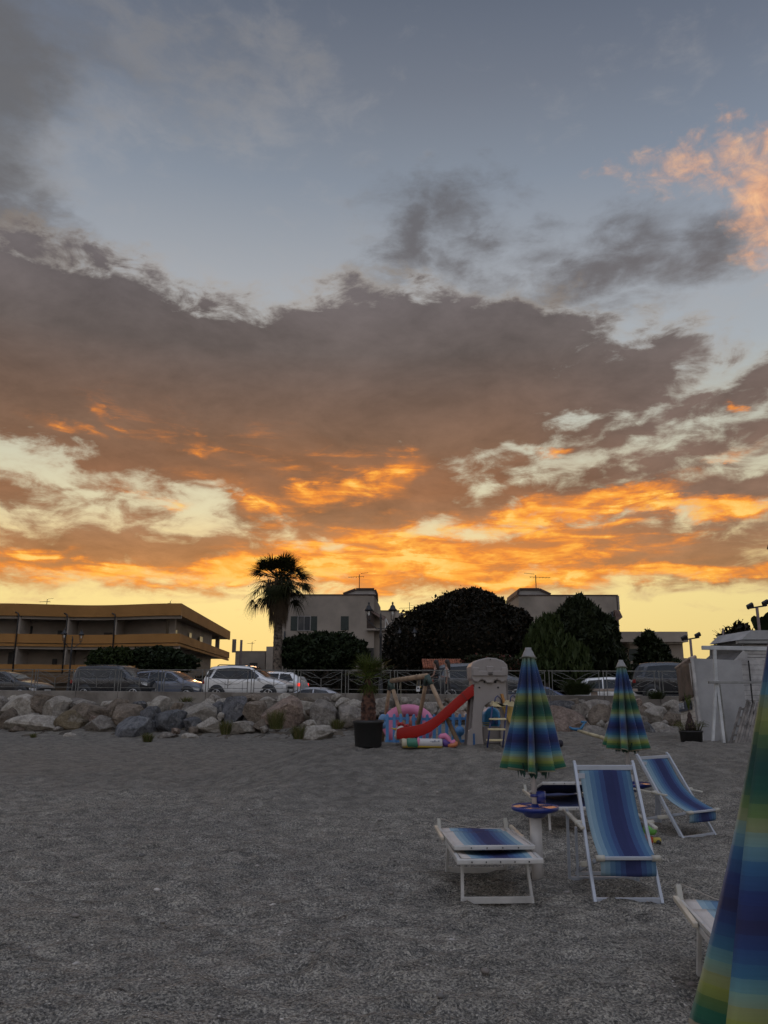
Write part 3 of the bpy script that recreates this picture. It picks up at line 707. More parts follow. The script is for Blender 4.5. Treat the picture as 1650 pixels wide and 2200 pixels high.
p = P(1152, 1266, 62); antenna(p.x, 62, p.z, 1.15, 1.7, 'television antenna on the stair tower right of the dome tree', -1)
# far right house
T = thing('house', 'low beige house with a deep flat eave and dark shutters, left of the white shack', 'house', (24, 68, LAND))
body(T, 1352, 1378, 1466, 66, 8, creamw)
mb = MB(); pbox(mb, 1326, 1357, 1479, 1379, 65.2, 9); mb.build('roof', stucco, T, True)
mb = MB(); pbox(mb, 1352, 1380, 1467, 1383, 65.6, .6); mb.build('eave_trim', mat('pale_trim', (.42, .38, .32), .8), T, True)
pwin(T, 1352.5, 1394, 1374, 1420, 66, shutterm, 'shutter', False); pwin(T, 1420, 1394, 1444, 1418, 66, shutterm, 'shutter', False)
mb = MB(); pbox(mb, 1438, 1414, 1482, 1440, 62, .4); mb.build('terrace_wall', creamw, T, True)
mb = MB(); pbox(mb, 1326, 1380, 1351.8, 1440, 68, 5); mb.build('side_wing', stucco, T, True)
# low house in the gap
T = thing('house', 'low distant house in the gap between the ochre block and the palm trunk', 'house', (-17, 98, LAND))
body(T, 506, 1400, 570, 95, 8, creamw); pwin(T, 536, 1424, 553, 1436, 95, darkin, 'window', False)
mb = MB(); pbox(mb, 570.2, 1389, 605, 1450, 92, 6); mb.build('annexe', stucco, T, True)
p = P(541, 1400, 96); antenna(p.x, 96, p.z, 1.2, .9, 'small antenna on the low house left of the palm trunk')
mb = MB(); p = P(516, 1440, 88); mb.tube([(p.x, 88, LAND), (p.x, 88, P(516, 1375, 88).z)], 0.14, 8); tag(mb.build('chimney_pipe', mat('rusty_pipe', (.12, .09, .08), .8)), 'rusty upright pipe at the right end of the ochre block', 'pipe')
# tiled kiosk behind the walkers
T = thing('kiosk', 'small kiosk with a terracotta tiled roof behind the walking women', 'kiosk', (5, 43, LAND))
mb = MB(); pbox(mb, 912, 1437, 994, 1490, 43.6, 2.4); mb.build('wall', mat('kiosk_wall', (.05, .035, .03), .9), T, True)
tile = mat('terracotta_tile', (0.30, 0.10, 0.05), 0.8, var=.4, vs=5)
mb = MB(); a = P(909, 1437, 43); b = P(995, 1437, 43); c = P(909, 1419, 44.2)
N = 17
for r_ in range(5):
    for k in range(N):
        x = a.x + (b.x - a.x) * (k + .5) / N; t0 = r_ / 5; t1 = (r_ + 1.15) / 5
        mb.tube([(x, 43 + 1.3 * t0, a.z + .03 + (c.z - a.z) * t0 + .05), (x, 43 + 1.3 * t1, a.z + .03 + (c.z - a.z) * t1)], [.085, .07], 6)
mb.build('tiled_roof', tile, T, True)
mb = MB(); mb.bar((a.x - .05, 43, a.z - .05), (b.x + .05, 43, b.z - .05), .1); mb.build('fascia', coping, T, True)
# ================================================================ vegetation
barkm = mat('bark', (0.07, 0.055, 0.045), 0.95, var=.5, vs=5, bs=.6, bf=12)
def cards(pts, nrm, size, aspect=1.8, spread=1.0, hang=0.0, rs=RN):
    """leaf cards: two-triangle-wide bent blades at the points"""
    n = len(pts); a = rs.normal(size=(n, 3)); a[:, 2] -= hang * 3; a /= np.linalg.norm(a, axis=1)[:, None]
    b = np.cross(a, nrm * (1 - spread * .6) + rs.normal(size=(n, 3)) * spread); b /= np.linalg.norm(b, axis=1)[:, None] + 1e-9
    s = size * rs.uniform(.55, 1.35, n)[:, None]; L = a * s * aspect * .5; W = b * s * .5
    V = np.stack([pts - L, pts + W * .9, pts + L, pts - W * .9], 1).reshape(-1, 3)
    return V, np.arange(4 * n).reshape(n, 4)
def crown(ells, n, size, m, parent, aspect=1.8, hang=0.0, lump=.16, lf=2.6, shell=.16, seed=1, name='crown', inner=True):
    rs = np.random.RandomState(seed); A = np.array([e[3] * e[4] + e[3] * e[5] for e in ells]); A = A / A.sum(); P_, N_ = [], []
    ph = rs.uniform(0, 6, (6, 3)); fr = rs.normal(size=(6, 3)) * lf
    for e, w in zip(ells, A):
        k = int(n * w); d = rs.normal(size=(k, 3)); d /= np.linalg.norm(d, axis=1)[:, None]
        lumpv = sum(np.sin(d @ fr[j] * (1 + .5 * j) + ph[j].sum()) for j in range(6)) / 6
        r = 1 + lump * lumpv * 1.6 - np.abs(rs.normal(size=k)) * shell + (rs.rand(k) < .05) * .06
        P_.append(np.array(e[:3]) + d * r[:, None] * np.array(e[3:6])); N_.append(d)
    P_ = np.concatenate(P_); N_ = np.concatenate(N_); keep = P_[:, 2] > LAND + .1; P_, N_ = P_[keep], N_[keep]
    V, F = cards(P_, N_, size, aspect, 1.0, hang, rs)
    loc = np.array(parent.location); o = fast(name, V - loc, F, m, parent)
    if inner:
        mb = MB()
        for e in ells: mb.ball(e[:3], (e[3] * .8, e[4] * .8, e[5] * .8), 16, 10)
        mb.build('opaque_core', m, parent, True)  # solid core added so the crown looks black inside
    return o
def pe(Y, *L):
    o = []
    for px, py, rx, ry in L:
        c = P(px, py, Y); s_ = (Y * .98) / FPX; o.append((c.x, Y, c.z, rx * s_, min(rx, ry * 1.4) * s_, ry * s_))
    return o
def trunk(mb, base, top, r0, r1, wob=.1, n=7):
    pts = [Vector(base).lerp(Vector(top), i / n) + Vector((rnd.uniform(-wob, wob), rnd.uniform(-wob, wob), 0)) * (i > 0) for i in range(n + 1)]
    mb.tube(pts, [r0 + (r1 - r0) * i / n for i in range(n + 1)], 9); return pts
def tree(name, label, cat, Y, ells, n, size, m, **k):
    E = pe(Y, *ells); x = E[0][0]; T = thing(name, label, cat, (x, Y, LAND))
    crown(E, n, size, m, T, **k)
    mb = MB(); top = (x, Y, E[0][2]); trunk(mb, (x, Y, LAND - .1), top, .22, .1)
    for e in E[1:5]: mb.tube([(x, Y, LAND + .8 + rnd.random()), ((x + e[0]) / 2, Y, (LAND + 1.5 + e[2]) / 2), e[:3]], [.12, .08, .04], 6)
    mb.build('trunk', barkm, T, True); return T
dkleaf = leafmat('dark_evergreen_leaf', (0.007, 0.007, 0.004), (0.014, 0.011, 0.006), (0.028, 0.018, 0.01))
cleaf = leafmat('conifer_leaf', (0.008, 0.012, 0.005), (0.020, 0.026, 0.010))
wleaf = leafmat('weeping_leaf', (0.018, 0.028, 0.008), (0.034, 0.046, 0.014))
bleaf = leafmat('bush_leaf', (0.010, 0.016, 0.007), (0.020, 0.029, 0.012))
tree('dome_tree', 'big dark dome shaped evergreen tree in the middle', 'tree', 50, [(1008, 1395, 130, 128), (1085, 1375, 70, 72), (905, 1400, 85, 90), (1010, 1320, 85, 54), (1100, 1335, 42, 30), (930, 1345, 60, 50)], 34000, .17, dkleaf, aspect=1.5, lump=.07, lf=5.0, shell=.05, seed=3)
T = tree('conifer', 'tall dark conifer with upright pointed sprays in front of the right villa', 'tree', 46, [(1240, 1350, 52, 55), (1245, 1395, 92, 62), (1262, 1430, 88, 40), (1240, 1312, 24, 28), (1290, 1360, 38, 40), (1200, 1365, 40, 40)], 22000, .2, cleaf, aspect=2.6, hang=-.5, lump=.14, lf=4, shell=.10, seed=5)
mb = MB(); rs = random.Random(3)
sp = []
for _ in range(260):
    a = rs.uniform(0, 2 * PI); f = rs.random(); Rr = (1 - f) ** .6 * 3.2; z = 2.0 + f * 4.9
    px_ = PX(1243, 46, z) + math.cos(a) * Rr; sp.append((px_, 46 + math.sin(a) * Rr * .8, z, .22, .22, .42))
sp.append((PX(1240, 46, 8), 46, P(1240, 1292, 46).z, .16, .16, .5))
crown(sp, 11000, .15, cleaf, T, aspect=3, hang=-.9, lump=.1, seed=6, name='spray', inner=False)
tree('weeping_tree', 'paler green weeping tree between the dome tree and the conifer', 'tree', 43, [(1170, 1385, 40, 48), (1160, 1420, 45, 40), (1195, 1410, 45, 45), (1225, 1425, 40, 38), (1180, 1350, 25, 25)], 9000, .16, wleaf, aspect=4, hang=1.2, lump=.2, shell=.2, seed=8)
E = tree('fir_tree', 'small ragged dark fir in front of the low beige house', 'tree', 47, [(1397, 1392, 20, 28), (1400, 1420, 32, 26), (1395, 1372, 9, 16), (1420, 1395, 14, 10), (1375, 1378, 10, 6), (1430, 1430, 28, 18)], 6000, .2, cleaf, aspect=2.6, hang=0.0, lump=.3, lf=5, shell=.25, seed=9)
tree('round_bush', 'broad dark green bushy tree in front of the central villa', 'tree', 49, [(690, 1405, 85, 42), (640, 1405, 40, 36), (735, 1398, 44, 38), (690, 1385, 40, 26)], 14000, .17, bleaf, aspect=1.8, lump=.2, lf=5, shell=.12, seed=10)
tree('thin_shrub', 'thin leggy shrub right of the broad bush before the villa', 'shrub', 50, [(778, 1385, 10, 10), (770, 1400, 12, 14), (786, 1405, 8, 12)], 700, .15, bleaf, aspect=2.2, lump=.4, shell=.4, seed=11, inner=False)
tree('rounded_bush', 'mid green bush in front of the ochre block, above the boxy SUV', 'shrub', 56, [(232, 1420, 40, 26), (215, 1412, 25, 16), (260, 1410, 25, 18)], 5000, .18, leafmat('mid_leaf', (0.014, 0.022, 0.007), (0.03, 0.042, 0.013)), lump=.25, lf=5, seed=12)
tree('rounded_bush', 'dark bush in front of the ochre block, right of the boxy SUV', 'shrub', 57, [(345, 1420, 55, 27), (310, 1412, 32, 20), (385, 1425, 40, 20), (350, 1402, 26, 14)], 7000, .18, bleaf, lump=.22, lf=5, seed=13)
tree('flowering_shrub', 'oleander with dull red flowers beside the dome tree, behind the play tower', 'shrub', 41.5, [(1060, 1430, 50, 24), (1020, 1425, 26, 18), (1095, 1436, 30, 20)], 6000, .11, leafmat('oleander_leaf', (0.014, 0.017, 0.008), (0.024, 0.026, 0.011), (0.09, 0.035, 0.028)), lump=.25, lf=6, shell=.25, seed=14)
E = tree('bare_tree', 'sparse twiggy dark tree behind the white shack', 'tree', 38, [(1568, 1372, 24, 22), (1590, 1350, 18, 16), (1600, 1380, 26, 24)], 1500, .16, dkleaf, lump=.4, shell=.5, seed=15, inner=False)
mb = MB(); rs = random.Random(12)
for _ in range(60):
    a = P(1590 + rs.uniform(-10, 10), 1400, 38); b = P(rs.uniform(1528, 1610), rs.uniform(1335, 1395), 38); m_ = (a + b) / 2 + Vector((rs.uniform(-.3, .3), rs.uniform(-.8, .8), .2)); mb.tube([a, m_, b], [.02, .012, .006], 4)
mb.build('twigs', barkm, E, True)
# banana plant with broad upright leaves
T = thing('banana_plant', 'banana plant with torn broad leaves under the floodlight at the right edge', 'plant', (PX(1640, 33, 3), 33, LAND)); rs = random.Random(4)
for k in range(9):
    x0 = P(1640, 1400, 33); tip = P(1622 + k * 7 + rs.uniform(-4, 4), 1310 + rs.uniform(-2, 22) + abs(k - 4) * 3, 33 + rs.uniform(-.8, .8)); rows = []
    for i in range(9):
        t = i / 8; c = x0.lerp(tip, t) + Vector((0, 0, .25 * math.sin(t * PI))); w = .02 + .2 * math.sin(max(0, t - .3) / .7 * PI) ** .6 if t > .3 else .02
        rows.append([c + Vector((-w, rs.uniform(-.04, .04), 0)), c, c + Vector((w, rs.uniform(-.04, .04), 0))])
    mb = MB(); mb.grid(rows); mb.build('leaf', bleaf, T, True)
mb = MB(); mb.tube([(T.location.x, 33, LAND), P(1640, 1380, 33)], [.12, .06], 8); mb.build('stem', barkm, T, True)
# hedge on the far side of the road
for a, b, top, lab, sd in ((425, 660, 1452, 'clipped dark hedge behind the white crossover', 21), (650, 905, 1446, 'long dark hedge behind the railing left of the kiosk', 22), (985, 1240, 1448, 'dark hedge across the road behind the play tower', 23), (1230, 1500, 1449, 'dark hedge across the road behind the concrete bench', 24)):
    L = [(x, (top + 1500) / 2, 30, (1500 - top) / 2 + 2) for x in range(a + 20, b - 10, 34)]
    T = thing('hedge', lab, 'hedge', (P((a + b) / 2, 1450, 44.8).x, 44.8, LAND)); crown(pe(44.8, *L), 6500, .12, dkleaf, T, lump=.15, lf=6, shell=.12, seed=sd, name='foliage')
# fan palm
T = thing('fan_palm', 'tall fan palm with a shaggy skirt of dead fronds', 'palm', (PX(597, 48, 4), 48, LAND))
cz = P(598, 1246, 48).z; cxp = PX(600, 48, cz); top = Vector((cxp, 48, cz))
mb = MB(); pts = []; rr = []
for i in range(46):
    t = i / 45; pts.append(Vector((T.location.x, 48, LAND)).lerp(top, t)); rr.append((.30 - .07 * t) * (1 + .07 * (i % 2)) + (.05 if t < .06 else 0))
mb.tube(pts, rr, 12); mb.build('trunk', mat('palm_trunk', (.14, .11, .085), .95, var=.6, vs=6, bs=.8, bf=9), T, True)
def fan(mb, o, d, L, blade, nb=26, spread=2.1, droop=.5, w=.045, rs=rnd):
    """petiole along d, then a fan of blades whose tips bend down"""
    d = d.normalized(); side = d.cross(Vector((0, 0, 1)));
    side = side.normalized() if side.length > .05 else Vector((1, 0, 0)); up = side.cross(d)
    h = o + d * L + Vector((0, 0, -.18 * L * L)); mb.bar(o, h, .03)
    d2 = (d + Vector((0, 0, -.45 * droop))).normalized(); up2 = side.cross(d2)
    for k in range(nb):
        a = (k / (nb - 1) - .5) * 2 * spread; v = d2 * math.cos(a) + side * math.sin(a) + up2 * (.18 * (1 if k % 2 else -1))
        l = blade * (1 - .22 * abs(a) / spread) * rs.uniform(.85, 1.1); w_ = w * rs.uniform(.8, 1.2)
        sd = v.cross(up2).normalized() * w_; q = [h]
        for t in (.3, .6, .85, 1.0): q.append(h + v * l * t * (1 - .12 * droop * t * t) + Vector((0, 0, -droop * l * (t ** 2.6) * .75)))
        wd = [.25, 1, .85, .5, .05]
        vs = [];
        for p_, ww in zip(q, wd): vs += [p_ - sd * ww, p_ + sd * ww]
        mb.add(vs, [(2 * i, 2 * i + 1, 2 * i + 3, 2 * i + 2) for i in range(4)])
gfan = leafmat('palm_frond', (0.018, 0.022, 0.009), (0.036, 0.038, 0.014)); dfan = leafmat('dead_frond', (0.06, 0.043, 0.028), (0.10, 0.072, 0.045))
rs = random.Random(17)
for k in range(76):
    e = rs.uniform(-.8, 1.05) if k > 14 else rs.uniform(.6, 1.35); a = rs.uniform(0, 2 * PI)
    d = Vector((math.cos(a) * math.cos(e), math.sin(a) * math.cos(e), math.sin(e)))
    mb = MB(); fan(mb, top + d * .1, d, rs.uniform(1.0, 1.6) * (1.0 if e > -.2 else .9), rs.uniform(.85, 1.15), 22, 1.35, .18 + .5 * (1.2 - e) * .45, .034, rs); mb.build('frond', gfan, T, True)
for px_, py_ in ((668, 1252), (664, 1260), (535, 1290), (545, 1300)):
    tp = P(px_, py_, 48); d = (tp - top); mb = MB(); fan(mb, top + d * .2, d + Vector((0, 0, .3)), d.length * .62, .85, 24, 1.7, .8, .03, rs); mb.build('frond', gfan, T, True)
mb = MB()
for k in range(1500):
    a = rs.uniform(0, 2 * PI); z0 = cz - rs.random() ** 1.3 * 2.4; rad = .35 + .55 * (1 - (cz - z0) / 3.2) * rs.uniform(.4, 1.1); l = rs.uniform(.5, 1.0)
    p0 = Vector((cxp + math.cos(a) * rad, 48 + math.sin(a) * rad, z0)); p1 = p0 + Vector((math.cos(a) * .06, math.sin(a) * .06, -l)); s_ = Vector((-math.sin(a), math.cos(a), 0)) * .022
    mb.add([p0 - s_, p0 + s_, p1 + s_ * .2, p1 - s_ * .2], [(0, 1, 2, 3)])
mb.build('dead_skirt', dfan, T, True)
# ================================================================ street lamps
def lamp(loc, rot, label, H=4.3, arm=.52, dark=True):
    t = thing('street_lamp', label, 'street lamp', loc, rot, 'twin lantern street lamps')
    m = MB(); m.lathe([(.16, 0), (.16, .15), (.11, .25), (.09, .9), (.06, 1.0), (.05, H * .62), (.07, H * .63), (.075, H * .66), (.045, H * .68), (.04, H * .80), (.06, H * .82), (.02, H * .87), (.001, H * .88)], n=10); m.build('post', darkmetal, t)
    for s in (-1, 1):
        m = MB(); m.tube([(0, 0, H * .72), (s * arm * .35, 0, H * .715), (s * arm * .62, 0, H * .75), (s * arm * .82, 0, H * .775), (s * arm, 0, H * .78), (s * arm, 0, H * .80)], .022, 6)
        m.build('arm', darkmetal, t)
        z = H * .80; m = MB(); m.lathe([(.05, z), (.07, z + .03)], (s * arm, 0, 0), 8)
        for k in range(6):
            a = k * PI / 3; m.bar((s * arm + .07 * math.cos(a), .07 * math.sin(a), z + .03), (s * arm + .15 * math.cos(a), .15 * math.sin(a), z + .42), .014)
        m.lathe([(.155, z + .41), (.155, z + .44)], (s * arm, 0, 0), 6)
        l = m.build('lantern', darkmetal, t)
        m = MB(); m.lathe([(.19, z + .44), (.19, z + .47), (.13, z + .52), (.10, z + .62), (.04, z + .68), (.03, z + .71), (.05, z + .75), (.03, z + .79), (.001, z + .82)], (s * arm, 0, 0), 12); m.build('cap', darkmetal, l)
        m = MB(); m.lathe([(.03, z + .46), (.05, z + .36), (.045, z + .25), (.001, z + .2)], (s * arm, 0, 0), 10); m.build('bulb', mat('frosted_bulb', (.7, .7, .68), .3), l)
    return t
lamp((PX(153, 49, 4), 49, LAND), R(38), 'twin lantern street lamp in front of the ochre block, left of the boxy SUV', 4.4)
lamp((PX(818, 33.6, 4), 33.6, LAND), R(-4), 'tallest twin lantern street lamp, dark against the villa and sky', 4.3)
lamp((PX(875, 48, 4), 48, LAND), R(-30), 'twin lantern street lamp nearly lost against the dark dome tree', 4.4)
def flood(px, Y, ytop, label, lean=0):
    b = P(px, 1440, Y); t = thing('floodlight_pole', label, 'floodlight', (b.x, Y, LAND)); h = P(px, ytop, Y).z - LAND
    m = MB(); m.tube([(0, 0, 0), (lean, 0, h)], .05, 8); m.build('post', mat('rusty_post', (.16, .12, .11), .7), t)
    m = MB(); m.bar((lean - .3, 0, h - .02), (lean + .35, 0, h + .08), .05); m.build('crossarm', darkmetal, t)
    for s in (-.25, .28):
        m = MB(); m.box((lean + s, -.05, h + .11 + s * .2), (.24, .09, .16), Matrix.Rotation(R(-28), 3, 'Y') @ Matrix.Rotation(R(30), 3, 'X')); f = m.build('floodlight', darkmetal, t, bevel=.02)
flood(1489, 30, 1374, 'rusty pole with twin floodlights just left of the white shack')
flood(1641, 26, 1306, 'twin floodlights on a pole above the banana plant, right edge')
p = P(1555, 1420, 30); mb = MB(); mb.tube([(p.x, 30, 1.2), P(1553, 1350, 30)], .035, 6); tag(mb.build('bare_pole', mat('rusty_post', (.16, .12, .11), .7)), 'thin bare rusty pole behind the grey shack panel', 'pole')
# ================================================================ cars on the road
from mathutils.bvhtree import BVHTree
tyrem = mat('tyre_rubber', (0.018, 0.018, 0.018), 0.9); blackp = mat('black_plastic', (0.02, 0.02, 0.021), 0.6)
carglass = glassmat('car_glass', (0.006, 0.0065, 0.007), 0.04); rimm = mat('alloy', (0.4, 0.4, 0.4), 0.35, metal=.8)
lampgl = mat('headlamp_glass', (0.45, 0.46, 0.47), 0.15); redl = mat('tail_lamp', (0.22, 0.01, 0.008), 0.25)
def paint(name, c): return mat(name, c, 0.28, metal=0.15, var=.05, vs=1, coat=.6)
# profile rows: x, z bottom, z belt, z top, half width at belt, half width of roof
CARS = {
 'crossover': dict(L=4.15, st=[(-2.07, .55, .78, .80, .70, .66), (-2.02, .38, .98, 1.02, .80, .70), (-1.93, .34, 1.08, 1.35, .84, .60), (-1.7, .32, 1.06, 1.60, .87, .60), (-1.3, .30, 1.03, 1.65, .88, .62), (-.4, .28, 1.0, 1.67, .88, .63), (.25, .28, .98, 1.60, .88, .60), (.75, .28, .98, 1.30, .88, .62), (1.12, .30, .98, 1.07, .87, .70), (1.6, .32, .90, .99, .85, .74), (1.92, .35, .80, .88, .80, .70), (2.06, .42, .66, .74, .70, .62)],
   side=[[(-1.55, 1.08), (-1.35, 1.50), (-.6, 1.55), (.25, 1.50), (.72, 1.20), (.80, 1.06), (.2, 1.02), (-.8, 1.03)], [(-1.86, 1.14), (-1.72, 1.46), (-1.5, 1.50), (-1.64, 1.12)]], ws=(.25, 1.10), rw=(-1.93, -1.7), wx=(-1.27, 1.28), wr=.335),
 'boxy': dict(L=4.25, st=[(-2.12, .5, .85, .90, .80, .74), (-2.08, .38, 1.02, 1.10, .86, .72), (-2.0, .35, 1.08, 1.60, .88, .66), (-1.85, .34, 1.08, 1.66, .89, .68), (-.5, .32, 1.05, 1.70, .89, .69), (.45, .32, 1.05, 1.66, .89, .66), (.85, .32, 1.05, 1.38, .89, .68), (1.1, .32, 1.04, 1.15, .88, .76), (1.7, .34, .98, 1.09, .87, .78), (2.02, .38, .92, 1.02, .85, .76), (2.1, .45, .75, .82, .80, .72)],
   side=[[(-1.8, 1.12), (-1.74, 1.54), (-.95, 1.56), (-.95, 1.10)], [(-.88, 1.10), (-.88, 1.57), (-.06, 1.56), (-.06, 1.10)], [(.02, 1.10), (.02, 1.56), (.45, 1.52), (.78, 1.26), (.84, 1.10)]], ws=(.48, 1.08), rw=(-2.07, -1.98), wx=(-1.3, 1.3), wr=.35),
 'hatch': dict(L=4.0, st=[(-2.0, .5, .72, .76, .72, .66), (-1.96, .36, .90, .95, .80, .68), (-1.82, .30, .98, 1.22, .83, .58), (-1.5, .28, .96, 1.42, .84, .58), (-.5, .26, .93, 1.48, .85, .60), (.25, .26, .90, 1.42, .85, .58), (.7, .26, .90, 1.20, .85, .60), (1.12, .28, .90, .97, .84, .68), (1.6, .30, .80, .88, .82, .70), (1.9, .34, .66, .74, .76, .64), (2.0, .42, .56, .62, .68, .58)],
   side=[[(-1.62, 1.0), (-1.38, 1.34), (-.85, 1.38), (-.85, .96)], [(-.78, .96), (-.78, 1.38), (0, 1.38), (0, .95)], [(.07, .95), (.07, 1.37), (.3, 1.33), (.72, 1.08), (.78, .95)]], ws=(.3, 1.08), rw=(-1.82, -1.5), wx=(-1.22, 1.28), wr=.31),
 'saloon': dict(L=4.6, st=[(-2.3, .5, .82, .86, .74, .66), (-2.24, .36, .96, 1.0, .82, .70), (-1.7, .28, .96, 1.05, .86, .70), (-1.25, .26, .95, 1.28, .87, .60), (-.7, .25, .93, 1.42, .88, .58), (0, .25, .92, 1.44, .88, .59), (.45, .25, .92, 1.34, .88, .58), (.95, .25, .92, 1.05, .88, .64), (1.2, .26, .91, .97, .88, .72), (1.8, .28, .80, .88, .86, .74), (2.15, .32, .68, .76, .80, .68), (2.3, .42, .56, .62, .70, .60)],
   side=[[(-1.3, 1.0), (-.9, 1.30), (-.35, 1.35), (-.35, .97)], [(-.28, .97), (-.28, 1.35), (.2, 1.34), (.85, 1.02), (.85, .96)]], ws=(.45, 1.18), rw=(-1.7, -.9), wx=(-1.38, 1.42), wr=.33)}
def make_car(kind, label, col, loc, rotz, tail=False, roof_bars=False, group='cars along the seafront road'):
    d = CARS[kind]; T = thing('parked_car', label, 'car', loc, rotz, group)
    A = np.array(d['st']); X = np.linspace(A[0, 0], A[-1, 0], 44)
    f = [np.interp(X, A[:, 0], A[:, k]) for k in range(1, 6)]
    for k in range(5):                                              # soften the knees of the profile
        g = f[k].copy(); g[1:-1] = (f[k][:-2] + 2 * f[k][1:-1] + f[k][2:]) / 4; f[k] = g
    def at(x): return [float(np.interp(x, X, q)) for q in f]
    rows = []
    for i, x in enumerate(X):
        zb, zm, zt, wb, wr = (q[i] for q in f); h = zt - zm
        half = [(wb * .80, zb), (wb * .97, zb + .06), (wb * 1.0, zb + (zm - zb) * .35), (wb * .985, zb + (zm - zb) * .72), (wb, zm - .03), (wb * .975, zm + .01), (wr + (wb - wr) * (.42 if h > .2 else .5), zm + h * .55), (wr * 1.02, zt - h * .10), (wr * .92, zt - .005), (wr * .5, zt + .018)]
        rows.append([(x, -y, z) for y, z in half] + [(x, 0, zt + .022)] + [(x, y, z) for y, z in half[::-1]])
    mb = MB(); mb.grid(rows); mb.add(rows[0], [tuple(range(21))]); mb.add(rows[-1], [tuple(range(21))[::-1]])
    mb.bm.normal_update(); tree_ = BVHTree.FromBMesh(mb.bm); mb.build('body', col, T)
    def pane(poly, s):
        q = bmesh.new(); f = q.faces.new([q.verts.new((x, 0, z)) for x, z in poly]); bmesh.ops.triangulate(q, faces=[f]); bmesh.ops.subdivide_edges(q, edges=q.edges[:], cuts=5, use_grid_fill=True)
        for v in q.verts:
            h = tree_.ray_cast(Vector((v.co.x, s * 3, v.co.z)), Vector((0, -s, 0)))[0]; v.co.y = (h.y if h else s * .7) + s * .014
        for f in q.faces: f.smooth = True
        m = MB(); m.bm.free(); m.bm = q; return m
    def sy(x, z):
        zb, zm, zt, wb, wr = at(x); h = zt - zm; t = max(0, min(1, (z - zm) / max(h, .05)))
        return wb * .975 + (wr + (wb - wr) * .42 - wb * .975) * min(1, t / .55) if t < .55 else (wr + (wb - wr) * .42) + (wr * 1.02 - wr - (wb - wr) * .42) * (t - .55) / .35
    for s in (-1, 1):
        for poly in d['side']:
            pane(poly, s).build('side_window', carglass, T)
    def screen(x0, x1, nm):
        m = MB(); R_ = []
        for x in np.linspace(x0, x1, 7):
            zb, zm, zt, wb, wr = at(x); R_.append([(x, wr * .93 * u, zt + .03 - .012 * abs(u)) for u in np.linspace(-1, 1, 7)])
        m.grid(R_); m.build(nm, carglass, T)
    screen(d['ws'][0] + .06, d['ws'][1] - .04, 'windscreen'); screen(d['rw'][0] + .02, d['rw'][1], 'rear_window')
    for s in (-1, 1):
        for x in d['wx']:
            r = d['wr']; zb, zm, zt, wb, wr = at(x)
            m = MB(); m.lathe([(r + .075, -.012), (r + .075, .012)], (x, s * (wb * .99 + .004), r + .03), 22, rot=Matrix.Rotation(R(90), 3, 'X')); m.build('wheel_arch', blackp, T)
            w = MB(); w.lathe([(r * .62, -.10), (r * .93, -.10), (r, -.07), (r, .07), (r * .93, .10), (r * .62, .10)], (x, s * (wb - .07), r), 24, rot=Matrix.Rotation(R(90), 3, 'X')); wo_ = w.build('wheel', tyrem, T)
            m = MB(); y = s * (wb + .036)
            for k in range(5):
                a = 2 * PI * k / 5 + x; m.bar((x, y, r), (x + r * .62 * math.cos(a), y, r + r * .62 * math.sin(a)), .05, .02, (0, 1, 0))
            m.lathe([(r * .60, -.012), (r * .66, -.012), (r * .66, .012), (r * .60, .012)], (x, y, r), 22, rot=Matrix.Rotation(R(90), 3, 'X'), cap=False); m.build('rim', rimm, wo_)
        x = A[-1, 0] - .16; zb, zm, zt, wb, wr = at(x); m = MB()
        m.add([(x - .28, s * (at(x - .28)[3] * .99 + .012), zm - .03), (x + .05, s * (at(x + .05)[3] + .012), zm - .06), (x + .13, s * (wb * .80), zm - .09), (x + .13, s * (wb * .80), zm - .20), (x + .03, s * (at(x + .03)[3] + .012), zm - .20), (x - .22, s * (at(x - .22)[3] + .012), zm - .12)], [(0, 1, 4, 5), (1, 2, 3, 4)]); m.build('headlamp', lampgl, T)
        x = A[0, 0] + .08; zb, zm, zt, wb, wr = at(x); m = MB(); m.box((x + .02, s * (wb - .04), zm - .06), (.14, .16, .16)); m.build('tail_lamp', redl if not tail else LIT, T, bevel=.02)
        m = MB(); x = d['ws'][1] - .28; zb, zm, zt, wb, wr = at(x); m.ball((x, s * (wb + .09), zm + .06), (.07, .09, .065), 10, 6); m.bar((x, s * (wb - .06), zm + .0), (x, s * (wb + .06), zm + .04), .04); m.build('wing_mirror', col, T)
        m = MB()
        for x in ([-.85, 0.02]): m.bar((x, s * (at(x)[3] + .004), at(x)[0] + .1), (x, s * (at(x)[3] * .99 + .002), at(x)[1] - .03), .012, .006)
        m.build('door_seam', blackp, T)
        m = MB()
        for x in (-.72, .18): m.bar((x, s * (at(x)[3] * .99 + .02), at(x)[1] - .1), (x + .17, s * (at(x)[3] * .99 + .02), at(x)[1] - .1), .025)
        m.build('door_handle', col, T)
    x = A[-1, 0]; zb, zm, zt, wb, wr = at(x - .02); m = MB()
    m.box((x + .005, 0, zm - .06), (.03, wr * 1.35, .14)); m.box((x - .02, 0, zb + .04), (.07, wr * 1.6, .12))
    if kind == 'boxy':
        for k in range(7): m.box((x + .03, -.36 + k * .12, zm), (.02, .045, .2))
    m.build('grille', blackp if kind != 'boxy' else rimm, T)
    m = MB(); m.box((x + .012, 0, zb + .1), (.02, .5, .11)); m.build('number_plate', mat('plate', (.5, .5, .48), .5), T)
    m = MB()
    for s in (-1, 1): m.bar((-1.55, s * at(-1)[3] * .90, at(0)[0] + .03), (1.5, s * at(1)[3] * .90, at(1)[0] + .03), .12, .10)
    m.build('sill', blackp, T)
